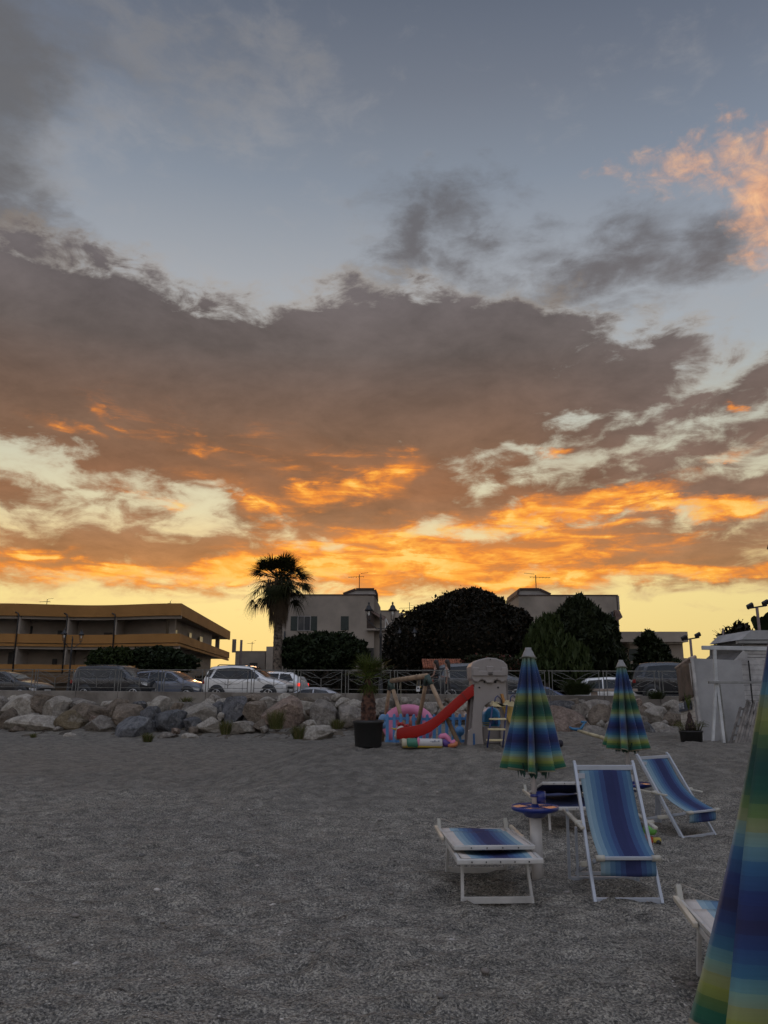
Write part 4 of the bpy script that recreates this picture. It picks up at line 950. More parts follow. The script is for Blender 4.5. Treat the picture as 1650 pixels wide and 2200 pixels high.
    if roof_bars:
        m = MB()
        for s in (-1, 1): m.tube([(-1.4, s * .58, at(-1.5)[2] + .0), (-1.3, s * .58, at(-1.3)[2] + .045), (.1, s * .58, at(.1)[2] + .045), (.3, s * .58, at(.3)[2] + .02)], .022, 6)
        m.build('roof_rail', blackp, T)
    return T
ml, b_ = newmat('lit_tail_lamp'); setin(b_, 'Base Color', (.3, .01, .01)); setin(b_, 'Emission Color', (1.0, .05, .03)); setin(b_, 'Emission Strength', 1.2); LIT = ml
RZ = math.atan(-0.205); RD = LAND - .012
def carat(kind, label, col, px, back, flip=False, **k):
    x = PX(px, 37, 1.8)
    for _ in range(4): Y = wallY(x) + back; x = PX(px, Y, 1.8)
    return make_car(kind, label, col, (x, Y, RD), RZ + (PI if flip else 0), **k)
white = paint('white_paint', (.62, .62, .61)); black = paint('black_paint', (.014, .015, .018)); bgrey = paint('blue_grey_paint', (.10, .115, .15)); dgrey = paint('dark_grey_paint', (.055, .058, .062)); silver = paint('silver_paint', (.28, .29, .31)); navy = paint('navy_paint', (.02, .03, .08))
carat('saloon', 'dark saloon car cut off by the left edge of the picture', black, 15, 3.9)
carat('boxy', 'boxy black SUV with a slatted grille and roof rails', black, 254, 3.9, roof_bars=True)
carat('hatch', 'blue grey hatchback between the boxy SUV and the white crossover', bgrey, 366, 4.6)
carat('crossover', 'white crossover with dark windows, the brightest car', white, 535, 3.9, roof_bars=True)
carat('hatch', 'white hatchback with a lit red tail light, half hidden behind the white crossover', white, 577, 8.3, flip=True, tail=True)
carat('saloon', 'low silver car just showing over the wall right of the tail light', silver, 668, 3.4, flip=True).location.z -= .80
carat('crossover', 'dark grey car behind the grey play tower and the walking women', dgrey, 1042, 3.6).scale = (1.12, 1, 1)
carat('hatch', 'dark blue car barely showing over the wall right of the nearer umbrella', navy, 1165, 3.4).location.z -= .78
carat('hatch', 'white car seen under the concrete bench', white, 1335, 4.4).location.z -= .42
carat('crossover', 'dark SUV tail partly hidden by the brown tarpaulin of the shack', black, 1462, 4.2)
# ================================================================ two women walking
skin = mat('skin', (.30, .16, .11), .6, var=.08); hairm = mat('dark_hair', (.012, .008, .006), .6)
def person(loc, rotz, label, topm, legm, stride=.34, bag=None, arm=1):
    T = thing('person', label, 'person', loc, rotz, 'women walking along the promenade')
    J = {'pel': (0, 0, .92, .125, .10), 'wst': (0, 0, 1.06, .105, .085), 'chs': (.01, 0, 1.24, .135, .10), 'nk0': (.01, 0, 1.40, .055, .055), 'nk': (.02, 0, 1.46, .048, .048), 'hd0': (.03, 0, 1.53, .078, .075), 'hd1': (.03, 0, 1.61, .085, .078), 'hd2': (.02, 0, 1.68, .05, .05)}
    E = [('pel', 'wst'), ('wst', 'chs'), ('chs', 'nk0'), ('nk0', 'nk'), ('nk', 'hd0'), ('hd0', 'hd1'), ('hd1', 'hd2')]
    for s, f in ((-1, 1), (1, -1)):
        q = 'L' if s < 0 else 'R'
        J[q + 'hp'] = (0, s * .09, .86, .09, .085); J[q + 'kn'] = (f * stride * .5 + .04, s * .085, .48, .055, .055); J[q + 'an'] = (f * stride - (.08 if f < 0 else 0), s * .08, .09 if f > 0 else .14, .036, .036); J[q + 'to'] = (f * stride + .15 - (.06 if f < 0 else 0), s * .085, .03 if f > 0 else .05, .03, .022)
        J[q + 'sh'] = (.0, s * .17, 1.36, .045, .045); J[q + 'el'] = (-.06 if arm * s < 0 else .06, s * .21, 1.10, .034, .034); J[q + 'wr'] = ((.16 if s * arm > 0 else .0), s * .19, (1.02 if s * arm > 0 else .87), .024, .024); J[q + 'ha'] = ((.23 if s * arm > 0 else .02), s * .18, (1.03 if s * arm > 0 else .79), .03, .018)
        E += [('pel', q + 'hp'), (q + 'hp', q + 'kn'), (q + 'kn', q + 'an'), (q + 'an', q + 'to'), ('chs', q + 'sh'), (q + 'sh', q + 'el'), (q + 'el', q + 'wr'), (q + 'wr', q + 'ha')]
    def skinned(names, edges, name, m, grow, parent):
        ix = {n: i for i, n in enumerate(names)}; me = bpy.data.meshes.new(name)
        me.from_pydata([J[n][:3] for n in names], [(ix[a], ix[b]) for a, b in edges if a in ix and b in ix], [])
        o = bpy.data.objects.new(name, me); COL.objects.link(o); o.parent = parent; me.materials.append(m)
        mo = o.modifiers.new('skin', 'SKIN'); sv = me.skin_vertices[0].data
        for n, i in ix.items(): sv[i].radius = (J[n][3] + grow, J[n][4] + grow)
        sv[0].use_root = True; mo.use_smooth_shade = True
        o.modifiers.new('sub', 'SUBSURF').levels = 1; o.modifiers['sub'].render_levels = 2; return o
    skinned(list(J), E, 'body', skin, 0, T)
    skinned(['pel', 'wst', 'chs', 'Lsh', 'Rsh'], E, 'top', topm, .024, T)
    skinned(['pel', 'wst', 'Lhp', 'Rhp', 'Lkn', 'Rkn', 'Lan', 'Ran'], E, 'trousers', legm, .016, T)
    m = MB(); m.ball((-.01, 0, 1.625), (.108, .095, .115), 14, 10); m.tube([(-.03, 0, 1.64), (-.065, 0, 1.52), (-.085, 0, 1.38), (-.10, 0, 1.24)], [.085, .085, .07, .03], 10); m.build('hair', hairm, T)
    m = MB()
    for s in (-1, 1):
        J_ = J['Lto' if s < 0 else 'Rto']; m.ball((J_[0] - .05, J_[1], J_[2] + .0), (.14, .05, .04), 10, 6)
    m.build('shoes', mat('white_shoe', (.5, .5, .48), .7), T)
    m = MB(); m.ball((.112, 0, 1.585), (.02, .014, .02), 8, 5)
    for s in (-1, 1): m.ball((.098, s * .032, 1.61), (.012, .014, .009), 6, 4)
    m.build('face', skin, T)
    # hands: palm, four fingers and a thumb
    for q, s in (('L', -1), ('R', 1)):
        w = Vector(J[q + 'wr'][:3]); h = Vector(J[q + 'ha'][:3]); d = (h - w).normalized(); sd = Vector((d.z, 0, -d.x)); m = MB()
        for k in range(4):
            b = h + sd * (k - 1.5) * .018; l = (.066, .075, .07, .055)[k]; m.tube([b, b + d * l * .6, b + d * l + Vector((0, -s * .012, 0))], [.009, .008, .006], 6)
        m.tube([w + d * .03 + sd * .03, w + d * .07 + sd * .055, w + d * .10 + sd * .058], [.011, .009, .006], 6); m.build('hand', skin, T)
    return T
hz = PX(936, 33.4, 2); t = person((hz, wallY(hz) + 1.35, LAND + .02), PI + RZ, 'woman with long dark hair in a black top, the left of two walking together', mat('black_cotton', (.015, .014, .016), .9), mat('black_trousers', (.02, .02, .022), .9))
hz = PX(959, 33.2, 2); t = person((hz, wallY(hz) + 1.0, LAND + .02), PI + RZ, 'woman in a white sleeveless top and dark trousers, the right of two walking together', mat('white_cotton', (.45, .44, .43), .9), mat('dark_trousers', (.03, .028, .03), .9), stride=.3, arm=-1)
# bench, bag and notice on the promenade
x = PX(1318, 31.4, 1.6); Y = wallY(x) + 1.2; T = thing('bench', 'pale concrete bench on the promenade, between the two far umbrellas', 'bench', (x, Y, LAND + .02), RZ)
benchm = mat('pink_concrete', (.34, .27, .22), .9, vs=3)
m = MB(); m.box((0, 0, .47), (1.95, .48, .11)); m.build('seat', benchm, T, bevel=.02)
for s in (-1, 1): m = MB(); m.box((s * .68, 0, .21), (.28, .36, .42), taper=.85); m.build('leg', benchm, T, bevel=.015)
x = PX(897, 32.6, 1.8); T = thing('notice_board', 'small white paper notice tied low on the railing beside the wooden swing', 'notice', (x, wallY(x) + .08, wallZ(x)))
m = MB(); m.box((0, 0, .2), (.15, .012, .21)); m.build('sheet', mat('white_paper', (.6, .6, .6), .8), T); m = MB(); m.box((0, -.009, .22), (.07, .006, .06)); m.build('print', blackp, T)
# ================================================================ weeds
grassm = leafmat('dry_grass', (.10, .095, .035), (.055, .07, .022), (.16, .13, .07))
def tuft(px, py, Y, n, h, w, label, m=grassm, name='weed_tuft', z=None, flop=.5):
    c = P(px, py, Y); c.z = c.z if z is None else z; T = bpy.data.objects; mb = MB(); r = random.Random(int(px * 7 + py))
    for _ in range(n):
        a = r.uniform(0, 2 * PI); rad = w * math.sqrt(r.random()); b = Vector((math.cos(a) * rad * .5, math.sin(a) * rad * .5, 0)); t = b * (1 + flop * 2) + Vector((r.uniform(-.3, .3) * w, r.uniform(-.3, .3) * w, h * r.uniform(.5, 1.1)))
        s = Vector((-math.sin(a), math.cos(a), 0)) * .007 * (1 + h); mid = b.lerp(t, .5) + Vector((0, 0, h * .12))
        mb.add([b - s, b + s, mid + s * .8, mid - s * .8, t], [(0, 1, 2, 3), (3, 2, 4)])
    o = mb.build(name, m); o.location = c; return tag(o, label, 'weed')
tuft(317, 1594, 26.5, 220, .30, .30, 'low weed tuft on the sand below the big slate boulder')
tuft(72, 1585, 27.5, 90, .16, .2, 'tiny weed tuft on the sand near the left edge')
tuft(484, 1578, 26.8, 260, .48, .3, 'weed clump between boulders below the white crossover rear')
tuft(593, 1566, 27.5, 320, .65, .45, 'tall dry weed clump against the big reddish boulder')
tuft(641, 1588, 26, 260, .45, .32, 'dark weed clump on the sand right of the reddish boulder')
tuft(725, 1566, 27, 200, .34, .4, 'weed patch between boulders left of the potted palm')
tuft(400, 1508, 31.5, 140, .22, .5, 'weeds on top of the bank below the blue grey hatchback')
tuft(1242, 1493, 29.6, 900, .55, .85, 'large grass clump growing over the sea wall between the two far umbrellas', leafmat('green_grass', (.02, .03, .01), (.035, .045, .015)))
tuft(1410, 1502, 29.4, 260, .35, .5, 'low weeds on the wall left of the white shack', leafmat('green_grass2', (.02, .03, .01), (.035, .045, .015)))
# pebbles and shells lying on the shingle: nobody could count them
def pebbles():
    bm = bmesh.new(); bmesh.ops.create_icosphere(bm, subdivisions=1, radius=1.0); bv = np.array([v.co[:] for v in bm.verts]); bf = np.array([[v.index for v in f.verts] for f in bm.faces]); bm.free()
    rs = np.random.RandomState(5); V, F = [], []; n = 0; r = random.Random(9)
    while n < 5200:
        Y = 3.3 + r.random() ** 1.7 * 9.5; x = r.uniform(-.62, .62) * (Y + .6)
        s = (.004 + .006 * r.random()) if r.random() < .97 else r.uniform(.012, .028)
        if Y > 8: s *= 1.3
        z = ground(x, Y); a = r.uniform(0, PI); q = bv * np.array([s * r.uniform(1, 1.7), s, s * .55]); ca, sa = math.cos(a), math.sin(a)
        q = np.stack([q[:, 0] * ca - q[:, 1] * sa, q[:, 0] * sa + q[:, 1] * ca, q[:, 2]], 1) + [x, Y, z + s * .2]; V.append(q); F.append(bf + n * len(bv)); n += 1
    m, b = newmat('pebble'); g = S.nt.nodes.new('ShaderNodeNewGeometry'); rr = S(g.outputs['Random Per Island'])
    setin(b, 'Base Color', ramp(rr, [(0, lin((84, 82, 80))), (.45, lin((124, 119, 113))), (.8, lin((108, 100, 94))), (1, lin((190, 184, 176)))])); setin(b, 'Roughness', .8)
    tag(fast('pebbles', np.concatenate(V), np.concatenate(F), m, smooth=True), kind='stuff')
pebbles()
# ================================================================ play area on the sand terrace
def gz(x, y): return ground(x, y)
def pix(pts, Y): return [P(x, y, Y) for x, y in pts]
greyp = mat('grey_play_plastic', (.25, .225, .21), .55, var=.08, vs=2, bs=.05, bf=60)
greyd = mat('grey_play_plastic_dark', (.17, .15, .14), .6, var=.1)
holem = mat('dark_recess', (.012, .012, .012), .7)
TY = 15.0; base = P(1050, 1604, TY)
T = thing('play_tower', 'pale grey plastic play tower shaped like a castle turret, above the red slide', 'play tower', (base.x, TY + .3, base.z - .03))
# front wall with an arched doorway cut through it
outl = [(1015, 1482), (1086, 1482), (1090, 1540), (1097, 1606)]
arch = [(1076, 1599), (1077, 1560), (1077, 1532), (1074, 1521), (1067, 1512), (1058, 1508), (1049, 1510), (1041, 1517), (1037, 1528), (1036, 1545), (1037, 1575), (1039, 1597)]
mb = MB(); mb.prism(pix([(1015, 1462), (1086, 1462), (1090, 1515), (1092, 1540), (1098, 1606), (1078, 1606)] + arch + [(1038, 1606), (1003, 1606), (1006, 1570), (1013, 1565), (1018, 1500)], TY), (0, .10, 0))
mb.build('front_wall', greyp, T, True, bevel=.012)
mb = MB(); mb.prism(pix([(1015, 1462), (1086, 1462), (1088, 1506), (1011, 1506)], TY + .62), (0, .08, 0)); mb.build('back_wall', greyp, T, True)
mb = MB(); mb.prism([P(1014, 1462, TY + .1), P(1003, 1606, TY + .1), P(1003, 1606, TY + .1) + Vector((0, .52, 0)), P(1014, 1462, TY + .1) + Vector((0, .52, 0))], (.05, 0, 0)); mb.build('side_wall', greyd, T, True)
mb = MB(); mb.prism([P(1084, 1462, TY + .1), P(1095, 1606, TY + .1), P(1095, 1606, TY + .1) + Vector((0, .52, 0)), P(1084, 1462, TY + .1) + Vector((0, .52, 0))], (.05, 0, 0)); mb.build('side_wall', greyd, T, True)
mb = MB(); mb.prism(pix([(1037, 1561), (1077, 1561), (1077, 1598), (1038, 1597)], TY + .14), (0, .04, 0)); mb.build('lower_panel', greyd, T, True, bevel=.01)
# wider turret head with a domed top
head = [(1012, 1432), (1016, 1424), (1028, 1417), (1048, 1412.5), (1066, 1414), (1082, 1420), (1090, 1428), (1092, 1440), (1091, 1458), (1086, 1464), (1078, 1467), (1074, 1463), (1068, 1460), (1062, 1463), (1060, 1468), (1046, 1468), (1042, 1463), (1036, 1460), (1030, 1463), (1027, 1467), (1018, 1464), (1013, 1458)]
mb = MB(); mb.prism(pix(head, TY - .07), (0, .82, 0)); mb.build('turret_head', greyp, T, True, bevel=.03)
mb = MB()                                  # raised battlement relief
for poly in ([(1016, 1434), (1029, 1434), (1029, 1441), (1045, 1441), (1045, 1431), (1060, 1431), (1060, 1441), (1077, 1441), (1077, 1434), (1089, 1434), (1089, 1452), (1016, 1452)],):
    mb.prism(pix(poly, TY - .10), (0, .04, 0))
mb.build('battlement', greyp, T, True, bevel=.012)
m = MB()
for cx_, cy_, r_ in ((1041, 1465, .022), (1064, 1465, .022), (1030, 1477, .016), (1070, 1477, .016), (1052, 1417, .010)):
    c = P(cx_, cy_, TY); m.lathe([(r_, -.006), (r_, .006)], (c.x, TY - (.11 if cy_ == 1417 else .012), c.z), 14, rot=Matrix.Rotation(R(90), 3, 'X'))
m.build('bolt_hole', holem, T, True)
m = MB()                                   # small moulded maker's plate: two dark bars
for yy, w in ((1445.4, 9), (1448.6, 9)): a = P(1049.5, yy, TY - .125); m.box((a.x + .04, TY - .125, a.z), (.085, .02, .013))
m.build('maker_plate', holem, T, True)
m = MB(); m.prism(pix([(1016, 1576), (1020, 1576), (1021, 1603), (1017, 1603)], TY - .012), (0, .02, 0)); m.build('slot', mat('blue_tarp', (.02, .10, .25), .6), T, True)
# slide
redp = mat('red_slide_plastic', (.30, .012, .008), .5, var=.1, vs=2, spec=.25)
up = [(1021, 1467), (1005, 1477), (990, 1490), (972, 1506), (955, 1521), (938, 1537), (922, 1548), (905, 1556), (885, 1560.5), (862, 1563), (852, 1567)]
lo = [(1019, 1494), (1006, 1504), (990, 1518), (972, 1534), (958, 1546), (942, 1560), (928, 1571), (912, 1579), (892, 1585), (866, 1588), (852, 1587)]
mid = [(u[0] * .45 + l[0] * .55, u[1] * .45 + l[1] * .55) for u, l in zip(up, lo)]
YF, YB = 15.0, 15.52
T = thing('slide', 'long red plastic slide running down to the left from the grey play tower', 'slide', (P(935, 1600, 15.2).x, 15.2, P(935, 1600, 15.2).z))
def shell(mb, a, b, Y0, th):
    n = len(a); q = [P(*p, Y0) for p in a] + [P(*p, Y0) for p in b[::-1]]
    for i in range(n - 1):
        f = [P(*a[i], Y0), P(*a[i + 1], Y0), P(*b[i + 1], Y0), P(*b[i], Y0)]; g = [p + Vector((0, th, 0)) for p in f]
        mb.add(f + g, [(0, 1, 2, 3), (7, 6, 5, 4), (0, 4, 5, 1), (3, 2, 6, 7)] + ([(0, 3, 7, 4)] if i == 0 else []) + ([(1, 5, 6, 2)] if i == n - 2 else []), True)
m = MB(); shell(m, up, lo, YF, .045); m.build('side_rail', redp, T, True, bevel=.008)
m = MB()
lo2 = [(l[0], l[1]) for l in lo]
shell(m, up, lo2, YB, .045); m.build('side_rail', redp, T, True, bevel=.008)
m = MB(); rows = []
for p in mid: c = P(*p, YF); rows.append([(c.x, YF + .04 + (YB - YF - .04) * t, c.z - .05 * math.sin(t * PI)) for t in (0, .25, .5, .75, 1)])
m.grid(rows); m.build('chute', redp, T, True, solid=.015)
m = MB(); a, b = P(992, 1490, YF - .012), P(1006, 1508, YF - .012); m.bar(a, b, .012); m.build('joint_seam', mat('dark_red', (.1, .01, .008), .6), T, True)
# wooden swing frame
wood = mat('round_pine', (.30, .21, .13), .75, var=.35, vs=5, col2=(.18, .12, .075)); greenp = mat('dark_green_plastic', (.03, .06, .05), .5)
A1, A2 = P(918, 1452, 15.9), P(839, 1463, 17.4)
T = thing('swing_frame', 'wooden swing frame with round poles behind the lower end of the red slide', 'swing', (A1.x - .4, 16.5, .5))
m = MB(); d = (A1 - A2).normalized(); m.tube([A2 + d * .05, A1 - d * .02], [.05, .055], 12); m.build('crossbeam', wood, T, True)
for a, feet in ((A1, ((991, 1604, 15.2), (889, 1572, 16.9))), (A2, ((881, 1566, 16.8), (820, 1560, 18.3)))):
    for fx, fy, FY in feet:
        b = P(fx, fy, FY); b.z = min(b.z, gz(b.x, FY)) - .05; s_ = (a - b).normalized(); m = MB(); m.tube([b, a - s_ * .02], [.045, .042], 10); m.build('leg', wood, T, True)
        m = MB(); m.tube([a - s_ * .22, a], [.050, .054], 8); m.build('corner_bracket', greenp, T, True)
m = MB(); m.tube([A1 + d * -.45 + Vector((0, 0, .05)), A1 + d * -.5 + Vector((.05, 0, .02)), A1 + d * -.45 - Vector((0, 0, .06))], .012, 5)
for t in (.72, .8, .25): q = A2.lerp(A1, t); m.tube([q + Vector((0, -.06, 0)), q + Vector((0, 0, .062)), q + Vector((.02, .06, 0)), q + Vector((.02, 0, -.065)), q + Vector((.01, -.05, -.2))], .008, 5)
m.build('rope_knot', mat('rope', (.3, .27, .2), .9), T, True)
m = MB(); q = A2.lerp(A1, .30); m.tube([q, q - Vector((0, 0, 1.25))], .006, 4); m.build('rope', mat('rope', (.3, .27, .2), .9), T, True)
# blue picket fences
bluep = mat('blue_picket_plastic', (.09, .25, .50), .5, var=.15, vs=2)
def picket_fence(label, xs, Y, top, bot, grp='blue picket fence panels'):
    global PF
    T = PF = thing('picket_fence', label, 'fence', (P((xs[0] + xs[-1]) / 2, bot, Y).x, Y, P(xs[0], bot, Y).z), 0, grp)
    for px_ in xs:
        m = MB(); w = 3.4
        m.prism(pix([(px_ - w, bot), (px_ + w, bot), (px_ + w, top + 5), (px_ + w * .7, top + 1.5), (px_, top), (px_ - w * .7, top + 1.5), (px_ - w, top + 5)], Y), (0, .04, 0)); m.build('picket', bluep, T, True, bevel=.006)
    m = MB()
    for z in (top + 11, bot - 9): m.prism(pix([(xs[0] - 5, z + 3), (xs[-1] + 5, z + 3), (xs[-1] + 5, z - 3), (xs[0] - 5, z - 3)], Y + .045), (0, .035, 0))
    m.build('rail', bluep, T, True)
picket_fence('blue picket fence panel between the palm pot and the foot of the red slide', [832, 847, 861, 875], 16.6, 1533, 1602)
picket_fence('blue picket fence panel behind the middle of the red slide', [889, 904, 918, 933], 16.6, 1534, 1601)
picket_fence('blue picket fence panel between the red slide and the grey play tower', [945, 960, 974, 988, 1003], 16.6, 1533, 1601)
m = MB(); c = P(988, 1571, 16.55); m.lathe([(.10, -.015), (.10, .015)], (c.x, 16.58, c.z), 18, rot=Matrix.Rotation(R(90), 3, 'X')); m.build('round_emblem', bluep, PF, True)
picket_fence('blue picket fence panel seen through the arch of the grey tower', [1042, 1056, 1070], 16.9, 1534, 1562)
def inflat(name, col): return mat(name, tuple(v * .72 for v in col), .4, var=.06, vs=2, spec=.35)
def torus(m, c, R_, r_, rot, n=28, k=12, sz=1.0):
    rows = []
    for i in range(n + 1):
        a = 2 * PI * i / n; row = []
        for j in range(k + 1):
            b = 2 * PI * j / k; p = Vector(((R_ + r_ * math.cos(b)) * math.cos(a), (R_ + r_ * math.cos(b)) * math.sin(a) * sz, r_ * math.sin(b))); row.append(rot @ p + Vector(c))
        rows.append(row)
    m.grid(rows)
pink = inflat('pink_vinyl', (.78, .25, .42))
c = P(878, 1558, 17.6); T = thing('inflatable_ring', 'big pink inflatable ring leaning upright behind the blue picket fence', 'inflatable', (c.x, 17.6, c.z - .5))
m = MB(); torus(m, c, .42, .17, Matrix.Rotation(R(78), 3, 'X'), sz=.78); m.build('ring', pink, T, True)
m = MB(); c2 = c + Vector((.12, -.05, .05)); m.ball(c2, (.22, .08, .16), 14, 8); m.build('patch', inflat('coral_vinyl', (.5, .16, .12)), T, True)
# unicorn float
c = P(861, 1571, 15.75); T = thing('unicorn_float', 'white inflatable unicorn head with red mane and yellow horn behind the slide foot', 'inflatable', (c.x, 15.75, c.z - .25))
wv = inflat('white_vinyl', (.62, .6, .58)); m = MB(); m.ball(c + Vector((-.02, 0, -.02)), (.09, .08, .14), 14, 9, Matrix.Rotation(R(25), 3, 'Y')); m.ball(c + Vector((-.07, 0, -.10)), (.06, .06, .07), 12, 7); m.tube([c + Vector((0, 0, 0)), c + Vector((.05, 0, -.15)), c + Vector((.1, 0, -.26))], [.08, .09, .10], 12); m.build('head', wv, T, True)
m = MB()
for k in range(6): m.ball(c + Vector((-.03 + k * .055, .01, .13 - .018 * k + .02 * (k % 2))), (.04, .04, .045), 8, 6)
m.build('mane', inflat('red_vinyl', (.45, .03, .03)), T, True)
m = MB(); m.tube([c + Vector((-.07, 0, .03)), c + Vector((-.20, 0, .06))], [.03, .004], 8); m.build('horn', inflat('yellow_vinyl', (.6, .42, .06)), T, True)
m = MB(); m.ball(c + Vector((-.06, -.075, .0)), (.018, .01, .022), 8, 6); m.build('eye', holem, T, True)
# long inflatable lying in front
y0 = 14.75; a = P(864, 1596, y0); b = P(960, 1597, y0); T = thing('inflatable_tube', 'long white, green and yellow inflatable lying on the sand under the red slide', 'inflatable', (a.x + .3, y0, a.z - .07))
def tubepart(nm, x0, x1, mt, r_=.082, z=0):
    p, q = P(x0, 1596, y0), P(x1, 1597, y0); m = MB(); m.tube([p + Vector((0, 0, z)), p + Vector((.02, 0, z)), q + Vector((-.02, 0, z)), q + Vector((0, 0, z))], [r_ * .9, r_, r_, r_ * .9], 16); m.build(nm, mt, T, True)
tubepart('end_panel', 863, 874, inflat('cream_vinyl', (.55, .5, .36))); tubepart('green_panel', 874, 898, inflat('green_vinyl', (.06, .22, .14)), .088); tubepart('white_panel', 898, 950, wv)
m = MB(); p, q = P(866, 1602, y0 - .03), P(950, 1603, y0 - .03); m.tube([p, q], .035, 8); m.build('yellow_base', inflat('yellow_vinyl', (.6, .42, .06)), T, True)
m = MB(); p = P(899, 1594, y0 - .04); m.ball(p, (.035, .05, .08), 10, 7); m.build('pink_trim', pink, T, True)
m = MB()
for k in range(5): p = P(926 + k * 4.2, 1592.5 + (k % 2) * 1.2, y0 - .078); m.box(p, (.02, .01, .012 + .012 * (k % 3)))
m.build('faded_print', mat('faded_print', (.15, .16, .22), .7), T, True)
T = thing('inflatable_curl', 'coiled pink, purple and orange inflatable against the foot of the swing frame', 'inflatable', P(960, 1600, 14.8))
pts = [P(x, y, 14.82) for x, y in ((944, 1586), (948, 1582), (956, 1581), (962, 1587), (965, 1594), (972, 1597), (979, 1592))]; m = MB(); m.tube(pts, [.04, .05, .055, .055, .05, .05, .04], 12); m.build('pink_roll', pink, T, True)
pts = [P(x, y, 14.75) for x, y in ((952, 1590), (957, 1598), (966, 1600))]; m = MB(); m.tube(pts, [.05, .06, .05], 12); m.build('purple_roll', inflat('purple_vinyl', (.12, .06, .26)), T, True)
pts = [P(x, y, 14.72) for x, y in ((962, 1602), (972, 1602), (980, 1599), (981, 1593))]; m = MB(); m.tube(pts, [.035, .04, .04, .025], 12); m.build('orange_roll', inflat('orange_vinyl', (.6, .2, .08)), T, True)
# blue playhouse shell seen through the tower, and the yellow slide with ladder
bshell = inflat('sky_blue_plastic', (.05, .27, .52)); c = P(1058, 1541, 16.2); T = thing('play_car', 'rounded sky blue plastic toy seen through the arch of the grey tower', 'toy car', (c.x, 16.2, c.z - .3))
m = MB(); m.prism(pix([(1040, 1552), (1040, 1534), (1045, 1524), (1055, 1519), (1067, 1521), (1074, 1530), (1076, 1545), (1075, 1561), (1042, 1561)], 16.0), (0, .45, 0)); m.build('shell', bshell, T, True, bevel=.05)
m = MB(); m.prism(pix([(1052, 1556), (1060, 1556), (1060, 1540), (1052, 1540)], 15.975), (0, .02, 0)); m.prism(pix([(1064, 1556), (1070, 1556), (1070, 1540), (1064, 1540)], 15.975), (0, .02, 0)); m.build('window', mat('dark_blue', (.02, .06, .18), .5), T, True)
m = MB()
for k in range(3): q = P(1044, 1553 + k * 4, 15.6); m.box((q.x, 15.6, q.z), (.16, .02, .018))
tag(m.build('striped_float', inflat('lemon_vinyl', (.6, .55, .2))), 'yellow striped edge of an inflatable low inside the grey tower arch', 'inflatable')
T = thing('toddler_slide', 'small yellow slide with a blue railed ladder, half behind the nearer umbrella', 'slide', (P(1078, 1606, 14.4).x, 14.4, P(1078, 1606, 14.4).z))
yel = mat('yellow_play_plastic', (.52, .36, .10), .5, var=.1); cream = mat('cream_play_plastic', (.55, .47, .27), .55); nvy = mat('navy_tube', (.02, .03, .10), .4)
for (x0, y0_, x1, y1_) in ((1058, 1517, 1047, 1606), (1089, 1515, 1080, 1606)):
    m = MB(); m.tube([P(x1, y1_, 14.3), P(x0, y0_, 14.5)], .016, 8); m.build('ladder_rail', nvy, T, True)
for x0, y0_ in ((1063, 1500), (1096, 1498)):
    m = MB(); m.tube([P(x0, 1508, 14.5), P(x0 + 1, y0_, 14.5), P(x0 + 6, y0_ - 5, 14.7), P(x0 + 13, y0_ + 2, 14.9), P(x0 + 16, 1512, 15.0)], .012, 8); m.build('handrail', nvy, T, True)
for k, (x0, x1, y_) in enumerate(((1052, 1088, 1545), (1049, 1086, 1567), (1046, 1084, 1590.5))):
    m = MB(); a, b = P(x0, y_, 14.35), P(x1, y_, 14.35); m.box(((a.x + b.x) / 2, 14.4, a.z), (b.x - a.x, .12, .032)); m.build('step', cream, T, True, bevel=.006)
m = MB(); m.prism(pix([(1058, 1518), (1062, 1506), (1072, 1509), (1078, 1516), (1088, 1512), (1093, 1504), (1104, 1508), (1109, 1520), (1088, 1517), (1075, 1519)], 14.5), (0, .35, 0)); m.build('platform', cream, T, True, bevel=.01)
m = MB(); m.prism(pix([(1078, 1518), (1108, 1514), (1110, 1540), (1104, 1560), (1094, 1552), (1086, 1535)], 14.9), (0, .06, 0)); m.build('chute', yel, T, True, bevel=.01)
m = MB(); m.bar(P(1078, 1491, 15.0), P(1086, 1519, 14.92), .05, .03); tag(m.build('paddle', mat('orange_wood', (.42, .2, .05), .6)), 'orange wooden paddle standing up behind the yellow slide', 'paddle')
m = MB(); a = P(1170, 1597, 15.2); b = P(1209, 1597, 15.2); m.tube([a, a + Vector((.02, 0, 0)), b - Vector((.03, 0, 0)), b], [.06, .065, .065, .045], 12); tag(m.build('rolled_mat', mat('purple_black_mat', (.012, .01, .02), .8)), 'dark rolled mat on the sand right of the nearer umbrella', 'mat')
m = MB(); c = P(822, 1545, 17.0); m.ball(c, (.09, .07, .11), 12, 8, Matrix.Rotation(.4, 3, 'Y')); m.ball(c + Vector((.02, -.03, -.12)), (.08, .06, .08), 12, 8); tag(m.build('blue_float', inflat('pale_blue_vinyl', (.16, .3, .5))), 'crumpled pale blue inflatable just right of the tall palm trunk', 'inflatable')
